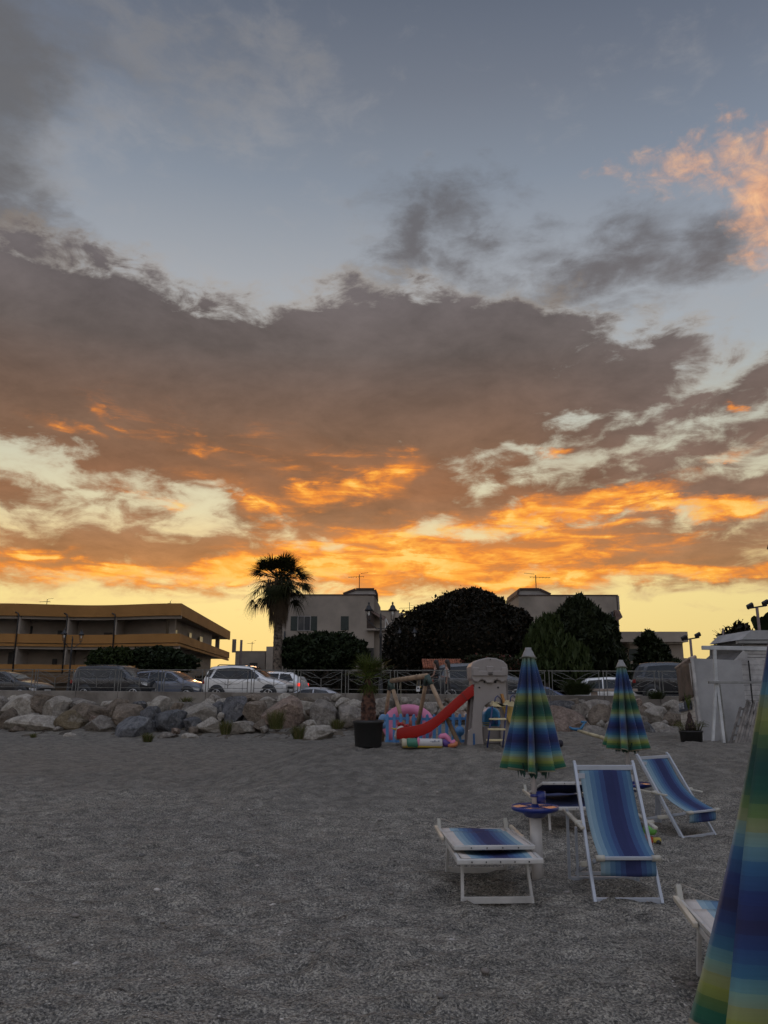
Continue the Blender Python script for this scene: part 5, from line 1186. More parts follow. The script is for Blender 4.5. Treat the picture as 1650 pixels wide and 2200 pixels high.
# ---------------------------------------------------------------- potted palms
potm = mat('black_pot_plastic', (.012, .012, .012), .6, bs=.1)
bx_, by_ = PX(791, 14.8, .8), 14.9; bz = P(791, 1605, 14.9).z
T = thing('potted_palm', 'young fan palm in a big black pot beside the blue picket fence', 'potted palm', (bx_, by_, bz)); s_ = 14.4 / FPX
m = MB(); m.lathe([(.23, 0), (.245, .02), (.275, .42), (.295, .43), (.295, .48), (.27, .485), (.26, .44), (.001, .43)], n=28); m.build('pot', potm, T)
m = MB(); pr = []
for i in range(34):
    t = i / 33; z = .42 + t * .86; r_ = .145 - .02 * t if t < .45 else .136 - (t - .45) * .19 if t < .62 else .10 - (t - .62) * .16
    pr.append((r_ * (1 + .05 * ((i % 3) - 1)), z))
m.lathe(pr, n=16); m.build('trunk', mat('fibrous_trunk', (.10, .045, .028), .9, var=.6, vs=14, bs=.8, bf=30), T)
pf = leafmat('young_palm_leaf', (.035, .055, .010), (.075, .09, .022)); rs = random.Random(8); hd = Vector((0, 0, 1.25))
for k in range(16):
    a = k * 2.4; e = 1.35 - k * .085; d = Vector((math.cos(a) * math.cos(e), math.sin(a) * math.cos(e) * .7, math.sin(e))); m = MB(); fan(m, hd, d, .10 + .16 * rs.random(), .36 + .05 * rs.random(), 20, 1.0 if e > .9 else 1.5, .12 + .1 * (1.3 - e), .009, rs); m.build('frond', pf, T)
for k in range(14):
    a = k * .9; m = MB(); d = Vector((math.cos(a), math.sin(a) * .5, rs.uniform(-1.3, -.3))); fan(m, hd - Vector((0, 0, .05)), d, .08, .24, 9, .9, .3, .008, rs); m.build('frond', pf, T)
bx_, by_ = PX(1484, 17.2, .8), 17.2; bz = P(1484, 1606, 17.2).z
T = thing('potted_palm', 'small bottle shaped palm with a thin tuft, in a black pot before the white shack', 'potted palm', (bx_, by_, bz))
m = MB(); m.lathe([(.20, 0), (.215, .01), (.235, .31), (.25, .32), (.25, .35), (.23, .355), (.22, .32), (.001, .31)], n=26); m.build('pot', potm, T)
m = MB(); m.lathe([(.09, .3), (.115, .36), (.105, .45), (.06, .58), (.045, .62), (.05, .66), (.035, .70), (.012, .74), (.008, .84)], n=14); m.build('trunk', mat('dark_bulb_trunk', (.045, .026, .02), .9, var=.5, vs=20, bs=.6), T)
m = MB(); rs = random.Random(2)
for k in range(34):
    a = rs.uniform(0, 6.28); b = Vector((0, 0, .74 + rs.random() * .1)); t = b + Vector((math.cos(a) * .07, math.sin(a) * .07, .16 + .16 * rs.random())); m.bar(b, t, .008, .002)
m.build('tuft', pf, T)
m = MB()
for k in range(70):
    a = rs.uniform(0, 6.28); rr_2 = rs.uniform(.12, .22); b = Vector((math.cos(a) * rr_2, math.sin(a) * rr_2, .33)); o = Vector((math.cos(a), math.sin(a), 0)); h_ = rs.uniform(.1, .24); m.tube([b, b + o * .08 + Vector((0, 0, h_)), b + o * .2 + Vector((0, 0, h_ * .8))], [.005, .004, .002], 3)
m.build('grass', grassm, T)
# ---------------------------------------------------------------- wooden pole with blue fitting
T = thing('boat_pole', 'pale wooden pole with a curved blue fork, propped left of the farther umbrella', 'pole', P(1275, 1580, 17))
m = MB(); m.tube([P(1243, 1570, 17.3), P(1305, 1588, 16.2)], [.032, .04], 10); m.build('shaft', mat('pale_wood', (.42, .36, .22), .7, var=.3, vs=6), T, True)
m = MB(); m.tube([P(1223, 1562, 17.4), P(1230, 1566, 17.4), P(1245, 1567.5, 17.3), P(1250, 1563, 17.3), P(1256, 1552, 17.3)], [.02, .03, .035, .03, .025], 8); m.tube([P(1248, 1551, 17.3), P(1260, 1552, 17.3)], .025, 8); m.build('fork', mat('blue_enamel', (.03, .14, .27), .45), T, True)
# ================================================================ white shack at the right
wpan = mat('whitewashed_panel', (.31, .31, .31), .8, var=.2, vs=1.0, bs=.12, bf=6, col2=(.20, .20, .20)); wbd = mat('white_board', (.42, .41, .40), .75, var=.25, vs=3)
T = thing('shack', 'white weathered beach shack with a blank side panel and brown tarpaulin', 'shack', (P(1540, 1605, 18.5).x, 19, P(1540, 1605, 18.5).z))
m = MB(); m.prism([P(1490, 1414, 18.2), P(1592, 1419, 18.2), P(1607, 1560, 18.2), P(1612, 1606, 18.2), P(1513, 1606, 18.2)], (0, .08, 0)); m.build('side_panel', wpan, T, True)
m = MB(); m.bar(P(1486, 1413, 18.15), P(1511, 1606, 18.15), .055, .06, (0, 1, 0)); m.bar(P(1482, 1425, 18.35), P(1506, 1606, 18.35), .03, .06, (0, 1, 0)); m.build('corner_post', wbd, T, True)
# boarded left wall running back, below the tarp
def quad3(a, b, c, d, u, v): return (a.lerp(b, u)).lerp(d.lerp(c, u), v)
qa, qb, qc, qd = P(1456, 1436, 20.4), P(1486, 1416, 18.35), P(1508, 1604, 18.35), P(1467, 1604, 20.4)
m = MB()
for k in range(15):
    v0, v1 = k / 15, (k + .93) / 15; m.prism([quad3(qa, qb, qc, qd, 0, v0), quad3(qa, qb, qc, qd, 1, v0), quad3(qa, qb, qc, qd, 1, v1), quad3(qa, qb, qc, qd, 0, v1)], (.03 - .008 * (k % 2), .02, 0))
m.build('boarding', mat('cream_board', (.50, .47, .43), .75, var=.2, vs=3), T, True)
m = MB(); rows = []
for i in range(9):
    v = i / 8 * .43; rows.append([quad3(qa, qb, qc, qd, u, v) + Vector((-.05 + .025 * math.sin(u * 9 + v * 5), -.05, (.03 if i == 8 and 0 < u < 1 else 0) * math.sin(u * 20))) for u in np.linspace(-.02, 1.0, 11)])
m.grid(rows); m.build('tarpaulin', mat('brown_tarpaulin', (.115, .085, .065), .85, var=.3, vs=2), T, True, solid=.01)
m = MB()
for k in range(11):
    u = k / 10; q = quad3(qa, qb, qc, qd, u, 0); m.tube([q + Vector((-.08, -.05, .01)), q + Vector((.10, .02, .05))], [.03, .045], 8)
m.build('roof_tiles', mat('pale_tile', (.34, .26, .21), .85, var=.3, vs=6), T, True)
sa, sb, sc_, sd_ = [quad3(qa, qb, qc, qd, u, v) + Vector((-.03, -.03, 0)) for u, v in ((.0, .455), (.72, .455), (.72, .565), (.0, .565))]
m = MB(); m.prism([sa, sb, sc_, sd_], (-.02, -.01, 0)); sg = m.build('sign', mat('navy_sign', (.035, .05, .085), .6), T, True)
fc = bpy.data.curves.new('sign_text', 'FONT'); fc.body = '1947 BE'; fc.size = .22; fc.extrude = .004; fc.align_x = 'LEFT'
fo = bpy.data.objects.new('sign_text', fc); COL.objects.link(fo)
ex = (sb - sa).normalized(); ez = Vector((0, 0, 1)); ey_ = ez.cross(ex).normalized(); ez = ex.cross(ey_)
base_ = sd_ + (sb - sa) * .06 + (sa - sd_) * .22 + Vector((-.045, -.03, 0))
M_ = Matrix((ex, ez, ex.cross(ez))).transposed().to_4x4(); M_.translation = base_; bpy.context.view_layer.update()
dg = bpy.context.evaluated_depsgraph_get(); me = bpy.data.meshes.new_from_object(fo.evaluated_get(dg)); bpy.data.objects.remove(fo)
me.transform(M_); me.transform(Matrix.Translation(-T.location)); me.materials.clear(); me.materials.append(mat('sign_letter', (.5, .52, .55), .6)); o = bpy.data.objects.new('sign_text', me); COL.objects.link(o); o.parent = sg
# boarded hut further right with gable
T = thing('boarded_hut', 'white plank hut with a small gable at the right edge, behind the shack panel', 'hut', (P(1640, 1600, 20).x, 20, P(1640, 1604, 20).z))
hb = [P(1578, 1418, 20), P(1760, 1418, 20), P(1790, 1606, 20), P(1600, 1606, 20)]
m = MB()
for k in range(17):
    v0, v1 = k / 17, (k + .94) / 17; m.prism([quad3(*hb, 0, v0), quad3(*hb, 1, v0), quad3(*hb, 1, v1), quad3(*hb, 0, v1)], (0, .05 + .01 * (k % 2), 0))
for k in range(5):
    a = [P(1596, 1385 + k * 7, 20.1), P(1760, 1385 + k * 7, 20.1), P(1760, 1391 + k * 7, 20.1), P(1596, 1391 + k * 7, 20.1)]; m.prism(a, (0, .05, 0))
m.build('plank_wall', wbd, T, True)
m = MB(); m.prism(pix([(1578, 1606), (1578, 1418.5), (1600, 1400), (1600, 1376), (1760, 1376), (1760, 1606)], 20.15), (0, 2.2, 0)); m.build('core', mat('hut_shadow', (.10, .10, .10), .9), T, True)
m = MB(); m.prism(pix([(1593, 1374), (1614, 1354), (1760, 1354), (1760, 1374)], 20), (0, 2, 0)); m.build('roof', wpan, T, True)
m = MB(); m.prism(pix([(1588, 1376), (1760, 1376), (1760, 1382), (1588, 1382)], 19.9), (0, .2, 0)); m.build('eave_board', mat('grey_board', (.24, .24, .23), .8), T, True)
m = MB(); m.bar(P(1608, 1419, 19.9), P(1622, 1560, 19.9), .025, .03, (0, 1, 0)); m.build('batten', holem, T, True)
m = MB()
for k in range(10): m.bar(P(1576 + k * 2.2, 1420 - k * 2.4, 19.8), P(1590 + k * 2, 1424 - k * 1.5, 19.8), .035, .02, (0, 1, 0))
m.build('broken_slats', wbd, T, True)
# timber frame in front
T = thing('timber_gantry', 'open white timber gantry with splayed legs standing in front of the shack panel', 'gantry', (P(1545, 1604, 16.6).x, 16.6, P(1545, 1604, 16.6).z))
wfr = mat('white_timber', (.44, .45, .45), .7, var=.2, vs=3)
m = MB(); m.bar(P(1508, 1391.5, 16.6), P(1648, 1394, 16.6), .085, .075, (0, 1, 0)); m.build('top_beam', wfr, T, True, bevel=.008)
m = MB(); m.bar(P(1522, 1466, 16.55), P(1640, 1466, 16.55), .05, .065, (0, 1, 0)); m.build('cross_beam', mat('grey_timber', (.24, .24, .23), .8, var=.25, vs=3), T, True, bevel=.005)
for nm, a, b, w in (('post', (1535, 1396), (1538, 1465), .065), ('leg', (1538, 1465), (1531, 1604), .05), ('leg', (1540, 1462), (1556, 1603), .06)):
    m = MB(); m.bar(P(*a, 16.6), P(*b, 16.45 if nm == 'leg' else 16.6), w, .06, (0, 1, 0)); m.build(nm, wfr, T, True, bevel=.006)
m = MB(); m.bar(P(1545, 1470, 16.75), P(1563, 1603, 16.95), .03, .05, (0, 1, 0)); m.build('leg', mat('grey_timber', (.24, .24, .23), .8), T, True)
# leaning slatted boards
oldw = mat('old_grey_wood', (.20, .18, .16), .85, var=.4, vs=4, bs=.3)
T = thing('ladder', 'old grey wooden ladder leaning against the shack panel', 'ladder', (P(1570, 1605, 16.9).x, 16.9, P(1570, 1605, 16.9).z))
m = MB(); m.bar(P(1567, 1606, 16.8), P(1591, 1520, 17.5), .035, .05, (0, 1, 0)); m.build('rail', oldw, T, True)
m = MB(); m.bar(P(1580, 1606, 16.8), P(1601, 1520, 17.5), .035, .05, (0, 1, 0)); m.build('rail', oldw, T, True)
for k in range(5):
    t = .08 + k * .22; m = MB(); m.bar(P(1567, 1606, 16.8).lerp(P(1591, 1520, 17.5), t), P(1580, 1606, 16.8).lerp(P(1601, 1520, 17.5), t), .03, .04); m.build('rung', oldw, T, True)
T = thing('slatted_duckboard', 'weathered slatted duckboards leaning on the plank hut beside the ladder', 'duckboard', (P(1600, 1606, 16.6).x, 16.6, P(1600, 1606, 16.6).z))
for k in range(7):
    a, b = P(1578 + k * 6.4, 1606, 16.5), P(1607 + k * 5.2 - (k % 2), 1504 + (k * 37 % 11), 17.3); m = MB(); m.bar(a, b, .042, .02, (0, 1, 0)); m.build('slat', oldw, T, True)
m = MB(); m.bar(P(1592, 1560, 16.88), P(1632, 1560, 16.88), .05, .03, (0, 1, 0)); m.build('batten', oldw, T, True)
m = MB(); m.bar(P(1510, 1608, 16.2), P(1612, 1609, 16.0), .05, .085, (0, 0, 1)); tag(m.build('timber_plank', mat('rust_brown_timber', (.13, .065, .045), .85, var=.4, vs=4), bevel=.006), 'rust brown timber plank lying on edge before the white shack', 'plank')
m = MB(); m.bar(P(1390, 1605, 16.8), P(1508, 1607, 16.4), .10, .035); tag(m.build('dark_plank', mat('dark_timber', (.03, .03, .035), .8), bevel=.005), 'dark flat plank on the sand left of the small potted palm', 'plank')
# ================================================================ closed beach umbrellas
def stripes(name):
    m, b = newmat(name); c = coords(); x, y, z = sep(c)
    at = S.nt.nodes.new('ShaderNodeAttribute'); at.attribute_name = 'slant'; t = S(at.outputs['Fac'])   # 0 at the cap, 1 at the hem
    q = S.m('SNAP', t + 0.0, 1 / 40.0) * 0.55 + t * 0.45
    cs = [(0, (118, 132, 96)), (.05, (70, 112, 112)), (.10, (30, 72, 116)), (.16, (22, 44, 90)), (.22, (27, 36, 76)), (.27, (24, 58, 108)), (.31, (60, 112, 128)), (.335, (100, 112, 76)), (.365, (112, 118, 48)), (.40, (60, 88, 50)), (.44, (10, 58, 54)), (.50, (16, 74, 60)), (.535, (86, 112, 56)), (.56, (116, 124, 82)), (.59, (88, 128, 132)), (.63, (28, 82, 124)), (.68, (22, 44, 100)), (.73, (32, 34, 76)), (.77, (22, 56, 110)), (.81, (34, 92, 124)), (.845, (92, 138, 132)), (.87, (126, 132, 88)), (.90, (128, 136, 48)), (.925, (78, 104, 44)), (.95, (18, 92, 66)), (1.0, (12, 76, 64))]
    col = ramp(q, [(p, tuple((v * .85 + .15 * sum(lin(k)) / 3) * 1.0 + .003 for v in lin(k))) for p, k in cs])
    col = mixc(sstep(t, 0.986, 0.990), col, (.30, .27, .18))
    w = nz(vscale(c, 8, 8, 260), 1.0, 2, .5, dim='3D'); w2 = nz(c, 2.5, 4, .6, dim='3D')
    col = mixc(1.0, col, w * .22 + w2 * .3 + .74, 'MULTIPLY')
    setin(b, 'Base Color', col); setin(b, 'Roughness', .75); setin(b, 'Specular IOR Level', .2); setin(b, 'Sheen Weight', .15)
    setin(b, 'Normal', bump(nz(vscale(c, 1, 1, .35), 9, 4, .6, dim='3D'), .25, .03)); return m
STR = stripes('striped_canvas'); polem = mat('white_enamel', (.52, .50, .48), .45, var=.12, vs=4); capm = mat('grey_cap_plastic', (.25, .25, .245), .6)
def umbrella(label, loc, rotz, seed=0, base=True, n=8, rb=.30, deep=1.12, group='closed striped beach umbrellas'):
    T = thing('beach_umbrella', label, 'umbrella', loc, rotz, group); r = random.Random(seed)
    N = n * 12; ph = [r.uniform(-.25, .25) for _ in range(n)]; dp = [r.uniform(.75, 1.2) for _ in range(n)]; hem = [r.uniform(-.02, .03) for _ in range(n)]
    def pt(i, t, off=0.0):
        a = 2 * PI * i / N; k = i / 12 % n; j = int(k) % n; f = (k - int(k)); tw = .25 * math.sin(t * 2 + seed)
        cusp = 1 - abs(math.sin(PI * f)) ** (1.15 * deep)                       # sharp inward pleat between round lobes
        R_ = .052 + (rb - .052) * (t ** 1.06) * (1 + .03 * math.sin(5 * t + j)); R_ += .018 * math.sin(PI * min(1, t * 1.0)) ** 2 * math.sin(j * 2.1)
        depth = min(.92, (.32 + .50 * t ** .5) * dp[j] * deep); rr = R_ * (1 - depth * cusp) + off; a2 = a + .16 * ph[j] * t + tw * .2 + .05 * t * math.sin(f * PI * 2) * dp[j]
        z = 1.93 - 1.03 * t + (hem[j] + .055 * math.sin(PI * f) * (1 if j % 3 else .5) - .02) * t ** 7
        return Vector((rr * math.cos(a2), rr * math.sin(a2), z))
    m = MB(); m.grid([[pt(i, t) for i in range(N)] for t in np.linspace(0, 1, 46)], close=True); can = m.build('canopy', STR, T, solid=.003)
    sa_ = can.data.attributes.new('slant', 'FLOAT', 'POINT'); sa_.data.foreach_set('value', [v.index // N / 45 for v in can.data.vertices])
    m = MB()                                                       # inner flaps hanging raggedly below the hem
    for k in range(n):
        a = 2 * PI * (k + .5) / n; pr = []
        for i in range(5):
            q = a + (i - 2) * .13; zz = .95 - (.03 + .05 * r.random()) * (1 if i % 2 else .5); pr.append([Vector((math.cos(q) * rb * .55, math.sin(q) * rb * .55, .99)), Vector((math.cos(q) * rb * .5, math.sin(q) * rb * .5, .95)), Vector((math.cos(q) * rb * .45, math.sin(q) * rb * .45, zz - .03))])
        m.grid(pr)
    m.build('inner_flap', mat('dark_green_canvas', (.015, .05, .035), .9), can)
    for k in range(n):
        a = 2 * PI * (k + .5) / n; m = MB(); m.tube([(.03 * math.cos(a), .03 * math.sin(a), 1.92), (rb * .42 * math.cos(a), rb * .42 * math.sin(a), .92)], .004, 5); m.build('rib', mat('rib_steel', (.2, .2, .2), .4, metal=.7), T)
    m = MB(); m.lathe([(.060, 1.915), (.064, 1.925), (.055, 1.94), (.042, 1.972), (.030, 1.99), (.029, 2.008), (.001, 2.01)], n=20); m.build('cap', capm, T)
    m = MB(); pts = [(.075 * math.cos(a) * (1 + .12 * math.sin(3 * a)), .075 * math.sin(a), 1.915 + .008 * math.sin(2 * a)) for a in np.linspace(0, 2 * PI, 22)]; m.tube(pts, .005, 5); m.build('tie_cord', mat('cord', (.12, .13, .09), .9), T)
    m = MB(); m.tube([(0, 0, .52), (0, 0, 1.9)], .024, 14); m.build('pole', polem, T)
    if base:
        m = MB(); m.tube([(0, 0, -.15), (0, 0, .60)], .052, 18); m.build('ground_sleeve', polem, T)
    return T
blu = mat('blue_tray_plastic', (.012, .025, .17), .35, var=.05, coat=.2)
traysheen = mat('tray_top_sheen', (.9, .6, .45), .28, metal=.85, var=.05)  # orange sky reflection tinted into the base colour of the tray top
def tray(loc, label, r=.21):
    T = thing('umbrella_tray', label, 'tray', loc)
    m = MB(); m.lathe([(.045, -.085), (.085, -.078), (.12, -.045), (r * .96, -.022), (r, -.005), (r, .012), (r * .97, .014), (r * .95, .0), (.05, -.004), (.03, .03), (.03, -.08)], n=36); m.build('bowl', blu, T)
    m = MB(); m.lathe([(.045, .004), (r * .94, .004)], n=36, cap=False); m.build('orange_sheen', traysheen, T)
    for k in range(4):
        a = k * PI / 2 + .5; m = MB(); m.bar((.05 * math.cos(a), .05 * math.sin(a), .007), (r * .93 * math.cos(a), r * .93 * math.sin(a), .007), .012, .012); m.build('divider', blu, T)
    return T
def G(px, py, Y):
    p = P(px, py, Y); return p.x
ux, uy = PX(1146, 7.3, .9), 7.3; gz1 = ground(ux, uy)
umbrella('closed striped beach umbrella standing between the front sunbed and the near deckchair', (ux, uy, 0.0), R(12), 3)
tray((ux, uy, .60), 'round blue tray with a glossy top on the nearer umbrella pole')
cup = thing('cup_holder', 'dark blue cup holder clipped to the nearer umbrella pole', 'cup holder', (ux + .055, uy, .66))
m = MB(); m.lathe([(.045, -.02), (.045, .075), (.04, .075), (.038, -.01), (.001, -.01)], n=20); m.build('cup', blu, cup); m = MB(); m.lathe([(.032, .03), (.038, .03), (.038, .055), (.032, .055)], (-.055, 0, 0), 16, cap=False); m.build('clamp', blu, cup)
ux2, uy2 = PX(1347, 10.1, .9), 10.1
umbrella('smaller looking closed striped umbrella further back, behind the near deckchair', (ux2, uy2, 0.0), R(40), 11)
tray((ux2 + .03, uy2 - .1, .50), 'dark blue tray half hidden beside the farther deckchair frame', .21)
umbrella('closed striped umbrella very close, cut off by the right edge', (.915, 1.62, 0.0), R(-13), 5, n=8, rb=.325, deep=1.3)
# ================================================================ deckchairs
def canvas(name, dark=1.0):
    m, b = newmat(name); c = coords(); x, y, z = sep(c); t = S.m('SNAP', (x + .262) / .524, 1 / 13.0)
    cs = [(0, (176, 166, 156)), (.03, (112, 142, 156)), (.12, (92, 128, 148)), (.20, (58, 102, 136)), (.28, (40, 84, 128)), (.36, (34, 62, 112)), (.43, (30, 40, 88)), (.60, (32, 42, 92)), (.66, (34, 66, 116)), (.73, (42, 88, 130)), (.80, (62, 108, 140)), (.87, (104, 138, 152)), (.965, (176, 166, 156))]
    col = ramp(t, [(p, tuple(min(.8, (v * .72 + .28 * sum(lin(k)) / 3) * 1.05 * dark) for v in lin(k))) for p, k in cs], 'CONSTANT')
    w = nz(vscale(c, 300, 14, 14), 1.0, 2, .5, dim='3D'); col = mixc(1.0, col, w * .3 + nz(c, 3, 4, .6, dim='3D') * .3 + .7, 'MULTIPLY')
    setin(b, 'Base Color', col); setin(b, 'Roughness', .8); setin(b, 'Specular IOR Level', .2)
    setin(b, 'Normal', bump(nz(c, 5, 3, .6, dim='3D'), .2, .02)); return m
CAN = canvas('blue_striped_canvas'); alu = mat('white_aluminium', (.40, .43, .48), .38, metal=.25, var=.08, vs=3); ivory = mat('ivory_plastic', (.42, .40, .34), .5)
def deckchair(label, loc, rotz, group='blue striped deckchairs'):
    T = thing('deckchair', label, 'deckchair', loc, rotz, group); W = .262
    B, H = Vector((0, 0, 0)), Vector((0, .47, 1.0))               # foot and head of the long frame
    fr = lambda t, x: Vector((x, B.y + (H.y - B.y) * t, B.z + (H.z - B.z) * t))
    for s in (-1, 1):
        m = MB(); m.bar(fr(-.01, s * W), fr(1.0, s * W * .97), .026, .034, (0, 1, 0)); m.tube([fr(1.0, s * W * .97), fr(1.02, s * W * .97)], .015, 8); m.build('back_rail', alu, T, bevel=.004)
    m = MB(); m.bar(fr(.012, -W), fr(.012, W), .022, .045, (0, 0, 1)); m.build('foot_bar', alu, T, bevel=.004)
    m = MB(); m.bar(fr(.965, -W), fr(.965, W), .022, .042); m.build('head_bar', alu, T, bevel=.004)
    m = MB(); m.bar(fr(.90, -W) , fr(.90, -W * .70), .018, .04); m.build('cross_bar', alu, T)
    ft, rear = Vector((0, -.07, .335)), Vector((0, .66, .10))    # seat frame from the front bar down to the rear foot
    for s in (-1, 1):
        m = MB(); m.bar(ft + Vector((s * (W - .045), 0, 0)), rear + Vector((s * (W - .045), 0, 0)), .022, .032); m.build('seat_rail', alu, T, bevel=.004)
        m = MB(); m.tube([ft + Vector((s * (W - .075), 0, 0)), ft + Vector((s * (W - .01), 0, 0))], .024, 12); m.build('end_knob', ivory, T)
        m = MB(); a = rear.lerp(ft, .72) + Vector((s * (W - .03), 0, -.012)); m.bar(a, a + Vector((s * .055, .12, -.03)), .03, .045); m.build('hinge', ivory, T, bevel=.006)
        m = MB(); m.bar((s * (W + .035), .70, -.02), (s * (W + .035), .66, .60), .022, .034, (0, 1, 0)); m.build('rear_leg', alu, T, bevel=.004)
        m = MB(); m.bar((s * (W - .02), .62, .04), (s * (W - .02), .60, .46), .02, .03, (0, 1, 0)); m.build('brace', alu, T, bevel=.004)
        m = MB(); m.bar((s * (W + .035), .12, .525), (s * (W + .035), .76, .575), .036, .024, (0, 0, 1)); m.build('armrest', ivory, T, bevel=.006)
        m = MB(); m.tube([(s * (W - .01), .262, .545), (s * (W + .065), .262, .545)], .022, 12); m.build('arm_pivot', ivory, T)
    m = MB(); m.bar((-W - .035, .70, .02), (W + .035, .70, .02), .022, .03); m.build('ground_bar', alu, T)
    m = MB(); m.bar((-W, .62, .08), (W, .62, .08), .018, .024); m.build('rear_bar', alu, T)
    m = MB(); m.bar(ft + Vector((-W + .05, 0, 0)), ft + Vector((W - .05, 0, 0)), .026, .026); m.build('front_bar', alu, T, bevel=.004)
    top = fr(.955, 0); rows = []; wf = .222
    for i in range(25):
        t = i / 24; p = top.lerp(ft, t); sag = math.sin(PI * t ** 1.25) * .105; n_ = Vector((0, .75, -.66)); p = p + n_ * sag
        wy = wf * (1 - .03 * math.sin(PI * t)); rows.append([(u * wy, p.y + .012 * (u * u), p.z + .010 * (u * u) * math.sin(PI * t)) for u in np.linspace(-1, 1, 13)])
    m = MB(); m.grid(rows); m.build('canvas', CAN, T, solid=.003)
    m = MB(); rows = [[(u * wf * .98, ft.y + .012 + .012 * math.sin(3 * u + t * 4) * t, ft.z - .01 - t * .125) for u in np.linspace(-1, 1, 13)] for t in np.linspace(0, 1, 5)]; m.grid(rows); m.build('canvas_flap', CAN, T, solid=.003)
    return T
cx_ = (PX(1278, 6.56, 0) + PX(1423, 6.56, 0)) / 2
dc = deckchair('near blue striped deckchair standing upright beside the umbrella with the tray', (cx_, 6.56, .0), 0)
c2 = (PX(1445, 9.5, .0) + PX(1537, 9.5, .0)) / 2
dup(dc, (c2 + .0, 9.35, .0), R(31), 'farther blue striped deckchair, turned aside, nearest the shack', (1.05, 1.22, .86))
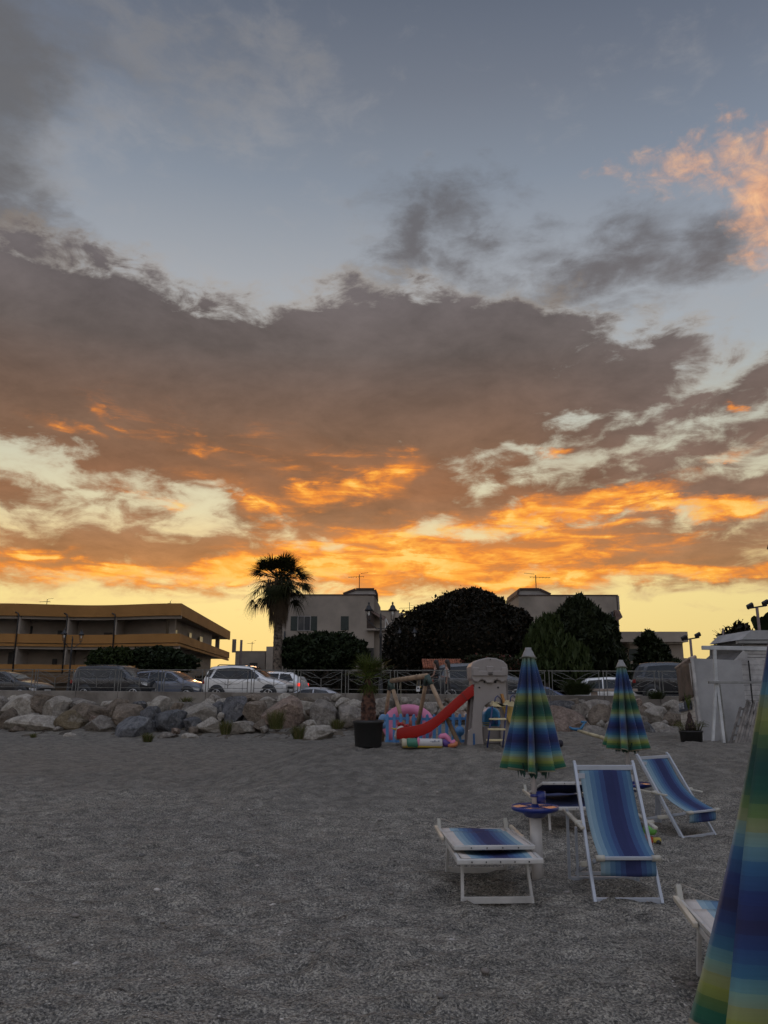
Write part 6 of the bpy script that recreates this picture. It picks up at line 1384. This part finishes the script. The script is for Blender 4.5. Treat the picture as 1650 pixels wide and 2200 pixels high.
# ================================================================ sunbeds
whitefr = mat('worn_white_frame', (.46, .45, .43), .45, var=.15, vs=5)
NAVY = mat('navy_canvas', (.012, .022, .085), .85, var=.1); CAN2 = canvas('sunbed_canvas', 1.15)
def sunbed(label, loc, rotz, hood=1.6, cv=CAN2, group='blue striped sunbeds'):
    """foot towards -y; the folded sunshade lies on the bed"""
    T = thing('sunbed', label, 'sunbed', loc, rotz, group); W, L, Z = .315, .68, .31
    for s in (-1, 1):
        m = MB(); m.bar((s * W, -L, Z), (s * W, L, Z + .01), .03, .04); m.build('side_rail', whitefr, T, bevel=.005)
        for y, lean in ((-.42, -.10), (.45, .06)):
            m = MB(); m.bar((s * (W - .04), y + lean, -.03), (s * (W - .06), y, Z - .02), .024, .034, (0, 1, 0)); m.build('leg', whitefr, T, bevel=.004)
        m = MB(); m.bar((s * (W + .0), L - .03, Z), (s * (W + .0), L + .02, Z + .10), .035, .045, (0, 1, 0)); m.build('hinge', ivory, T, bevel=.006)
        m = MB(); m.bar((s * (W + .035), .10, Z + .03), (s * (W + .035), .62, Z + .045), .03, .028); m.build('armrest', mat('ivory_trim', (.50, .45, .36), .35), T, bevel=.005)
    m = MB(); m.bar((-W - .02, -L, Z), (W + .02, -L, Z), .036, .042); m.build('foot_bar', whitefr, T, bevel=.01)
    m = MB()
    for k in range(5): m.ball((-W * .7 + k * W * .35, -L - .024, Z), .006, 6, 4)
    m.build('rivet', holem, T)
    m = MB(); m.bar((-W, L, Z), (W, L, Z), .03, .035); m.build('head_bar', whitefr, T)
    m = MB(); m.bar((-W + .05, -.36, Z - .05), (W - .05, -.36, Z - .05), .03, .04); m.build('cross_bar', whitefr, T)
    for y in (-.52, .51): m = MB(); m.bar((-W + .04, y, .0), (W - .04, y, .0), .024, .05); m.build('ground_bar', whitefr, T, bevel=.004)
    rows = [[(u * (W - .02), y, Z + .018 - .035 * math.sin(PI * (y + L) / (2 * L)) * (1 - u * u) - .006 * math.sin(9 * y + u * 2)) for u in np.linspace(-1, 1, 13)] for y in np.linspace(-L, L, 22)]
    m = MB(); m.grid(rows); m.build('canvas', cv, T, solid=.003)
    # sunshade folded down
    h = R(hood); y0, ln = .42, .88
    def hp(x, v, dz=0): return Vector((x, y0 - math.cos(h) * v, Z + .034 + math.sin(h) * v + dz))
    rows = [[hp(u * (W + .005), v * ln, -.02 * math.sin(PI * v) * (1 - u * u) + .004 * math.sin(8 * u)) for u in np.linspace(-1, 1, 13)] for v in np.linspace(0, 1, 12)]
    m = MB(); m.grid(rows); sh = m.build('sunshade', cv, T, solid=.003)
    m = MB(); m.bar(hp(-W - .01, ln), hp(W + .01, ln), .024, .036); m.build('shade_bar', whitefr, sh, bevel=.008)
    m = MB()
    for k in range(4): p = hp(-W * .6 + k * W * .4, ln); m.ball(p - Vector((0, .017, 0)), .006, 6, 4)
    m.build('rivet', holem, sh)
    for s in (-1, 1): m = MB(); m.bar(hp(s * (W + .005), 0), hp(s * (W + .005), ln), .02, .022); m.build('shade_rail', whitefr, sh)
    m = MB(); m.tube([(-W + .02, L, Z + .11), (-.15, .5, Z + .075), (0, .40, Z + .07), (.16, .52, Z + .075), (W - .02, L, Z + .11)], .003, 4)
    m.tube([(0, .40, Z + .07), (.01, .38, Z + .09), (.03, .40, Z + .07)], .008, 5); m.build('cord', mat('pale_cord', (.45, .4, .34), .9), T)
    return T
sunbed('near sunbed with its striped sunshade folded flat, left of the umbrella pole', (.86, 7.03, .03), R(2.5))
sunbed('sunbed at the lower right, partly hidden by the closest umbrella', (2.02, 4.42, .03), R(-9), hood=1.6)
sunbed('dark sunbed with a raised navy sunshade behind the umbrella tray', (PX(1207, 10.0, .3), 10.0, .0), R(1), hood=14, cv=NAVY)
# toys on the sand behind the near deckchair
p = P(1398, 1783, 8.9); T = thing('beach_toy', 'small red, yellow and green plastic toy on the sand behind the near deckchair', 'toy', (p.x, 8.9, ground(p.x, 8.9)))
m = MB(); m.box((-.04, 0, .05), (.10, .08, .07)); m.build('red_body', mat('toy_red', (.42, .06, .02), .45), T, bevel=.015)
m = MB(); m.box((.05, -.01, .045), (.09, .07, .05)); m.build('yellow_body', mat('toy_yellow', (.45, .36, .06), .45), T, bevel=.012)
m = MB(); m.lathe([(.05, .10), (.075, .13), (.06, .19), (.02, .205), (.001, .2)], (-.01, 0, 0), 12); m.build('green_scoop', mat('toy_green', (.10, .30, .05), .5), T)
for sx in (-.06, .06):
    for sy in (-.045, .045): m = MB(); m.lathe([(.026, -.01), (.026, .01)], (sx, sy, .026), 12, rot=Matrix.Rotation(R(90), 3, 'X')); m.build('wheel', blackp, T)
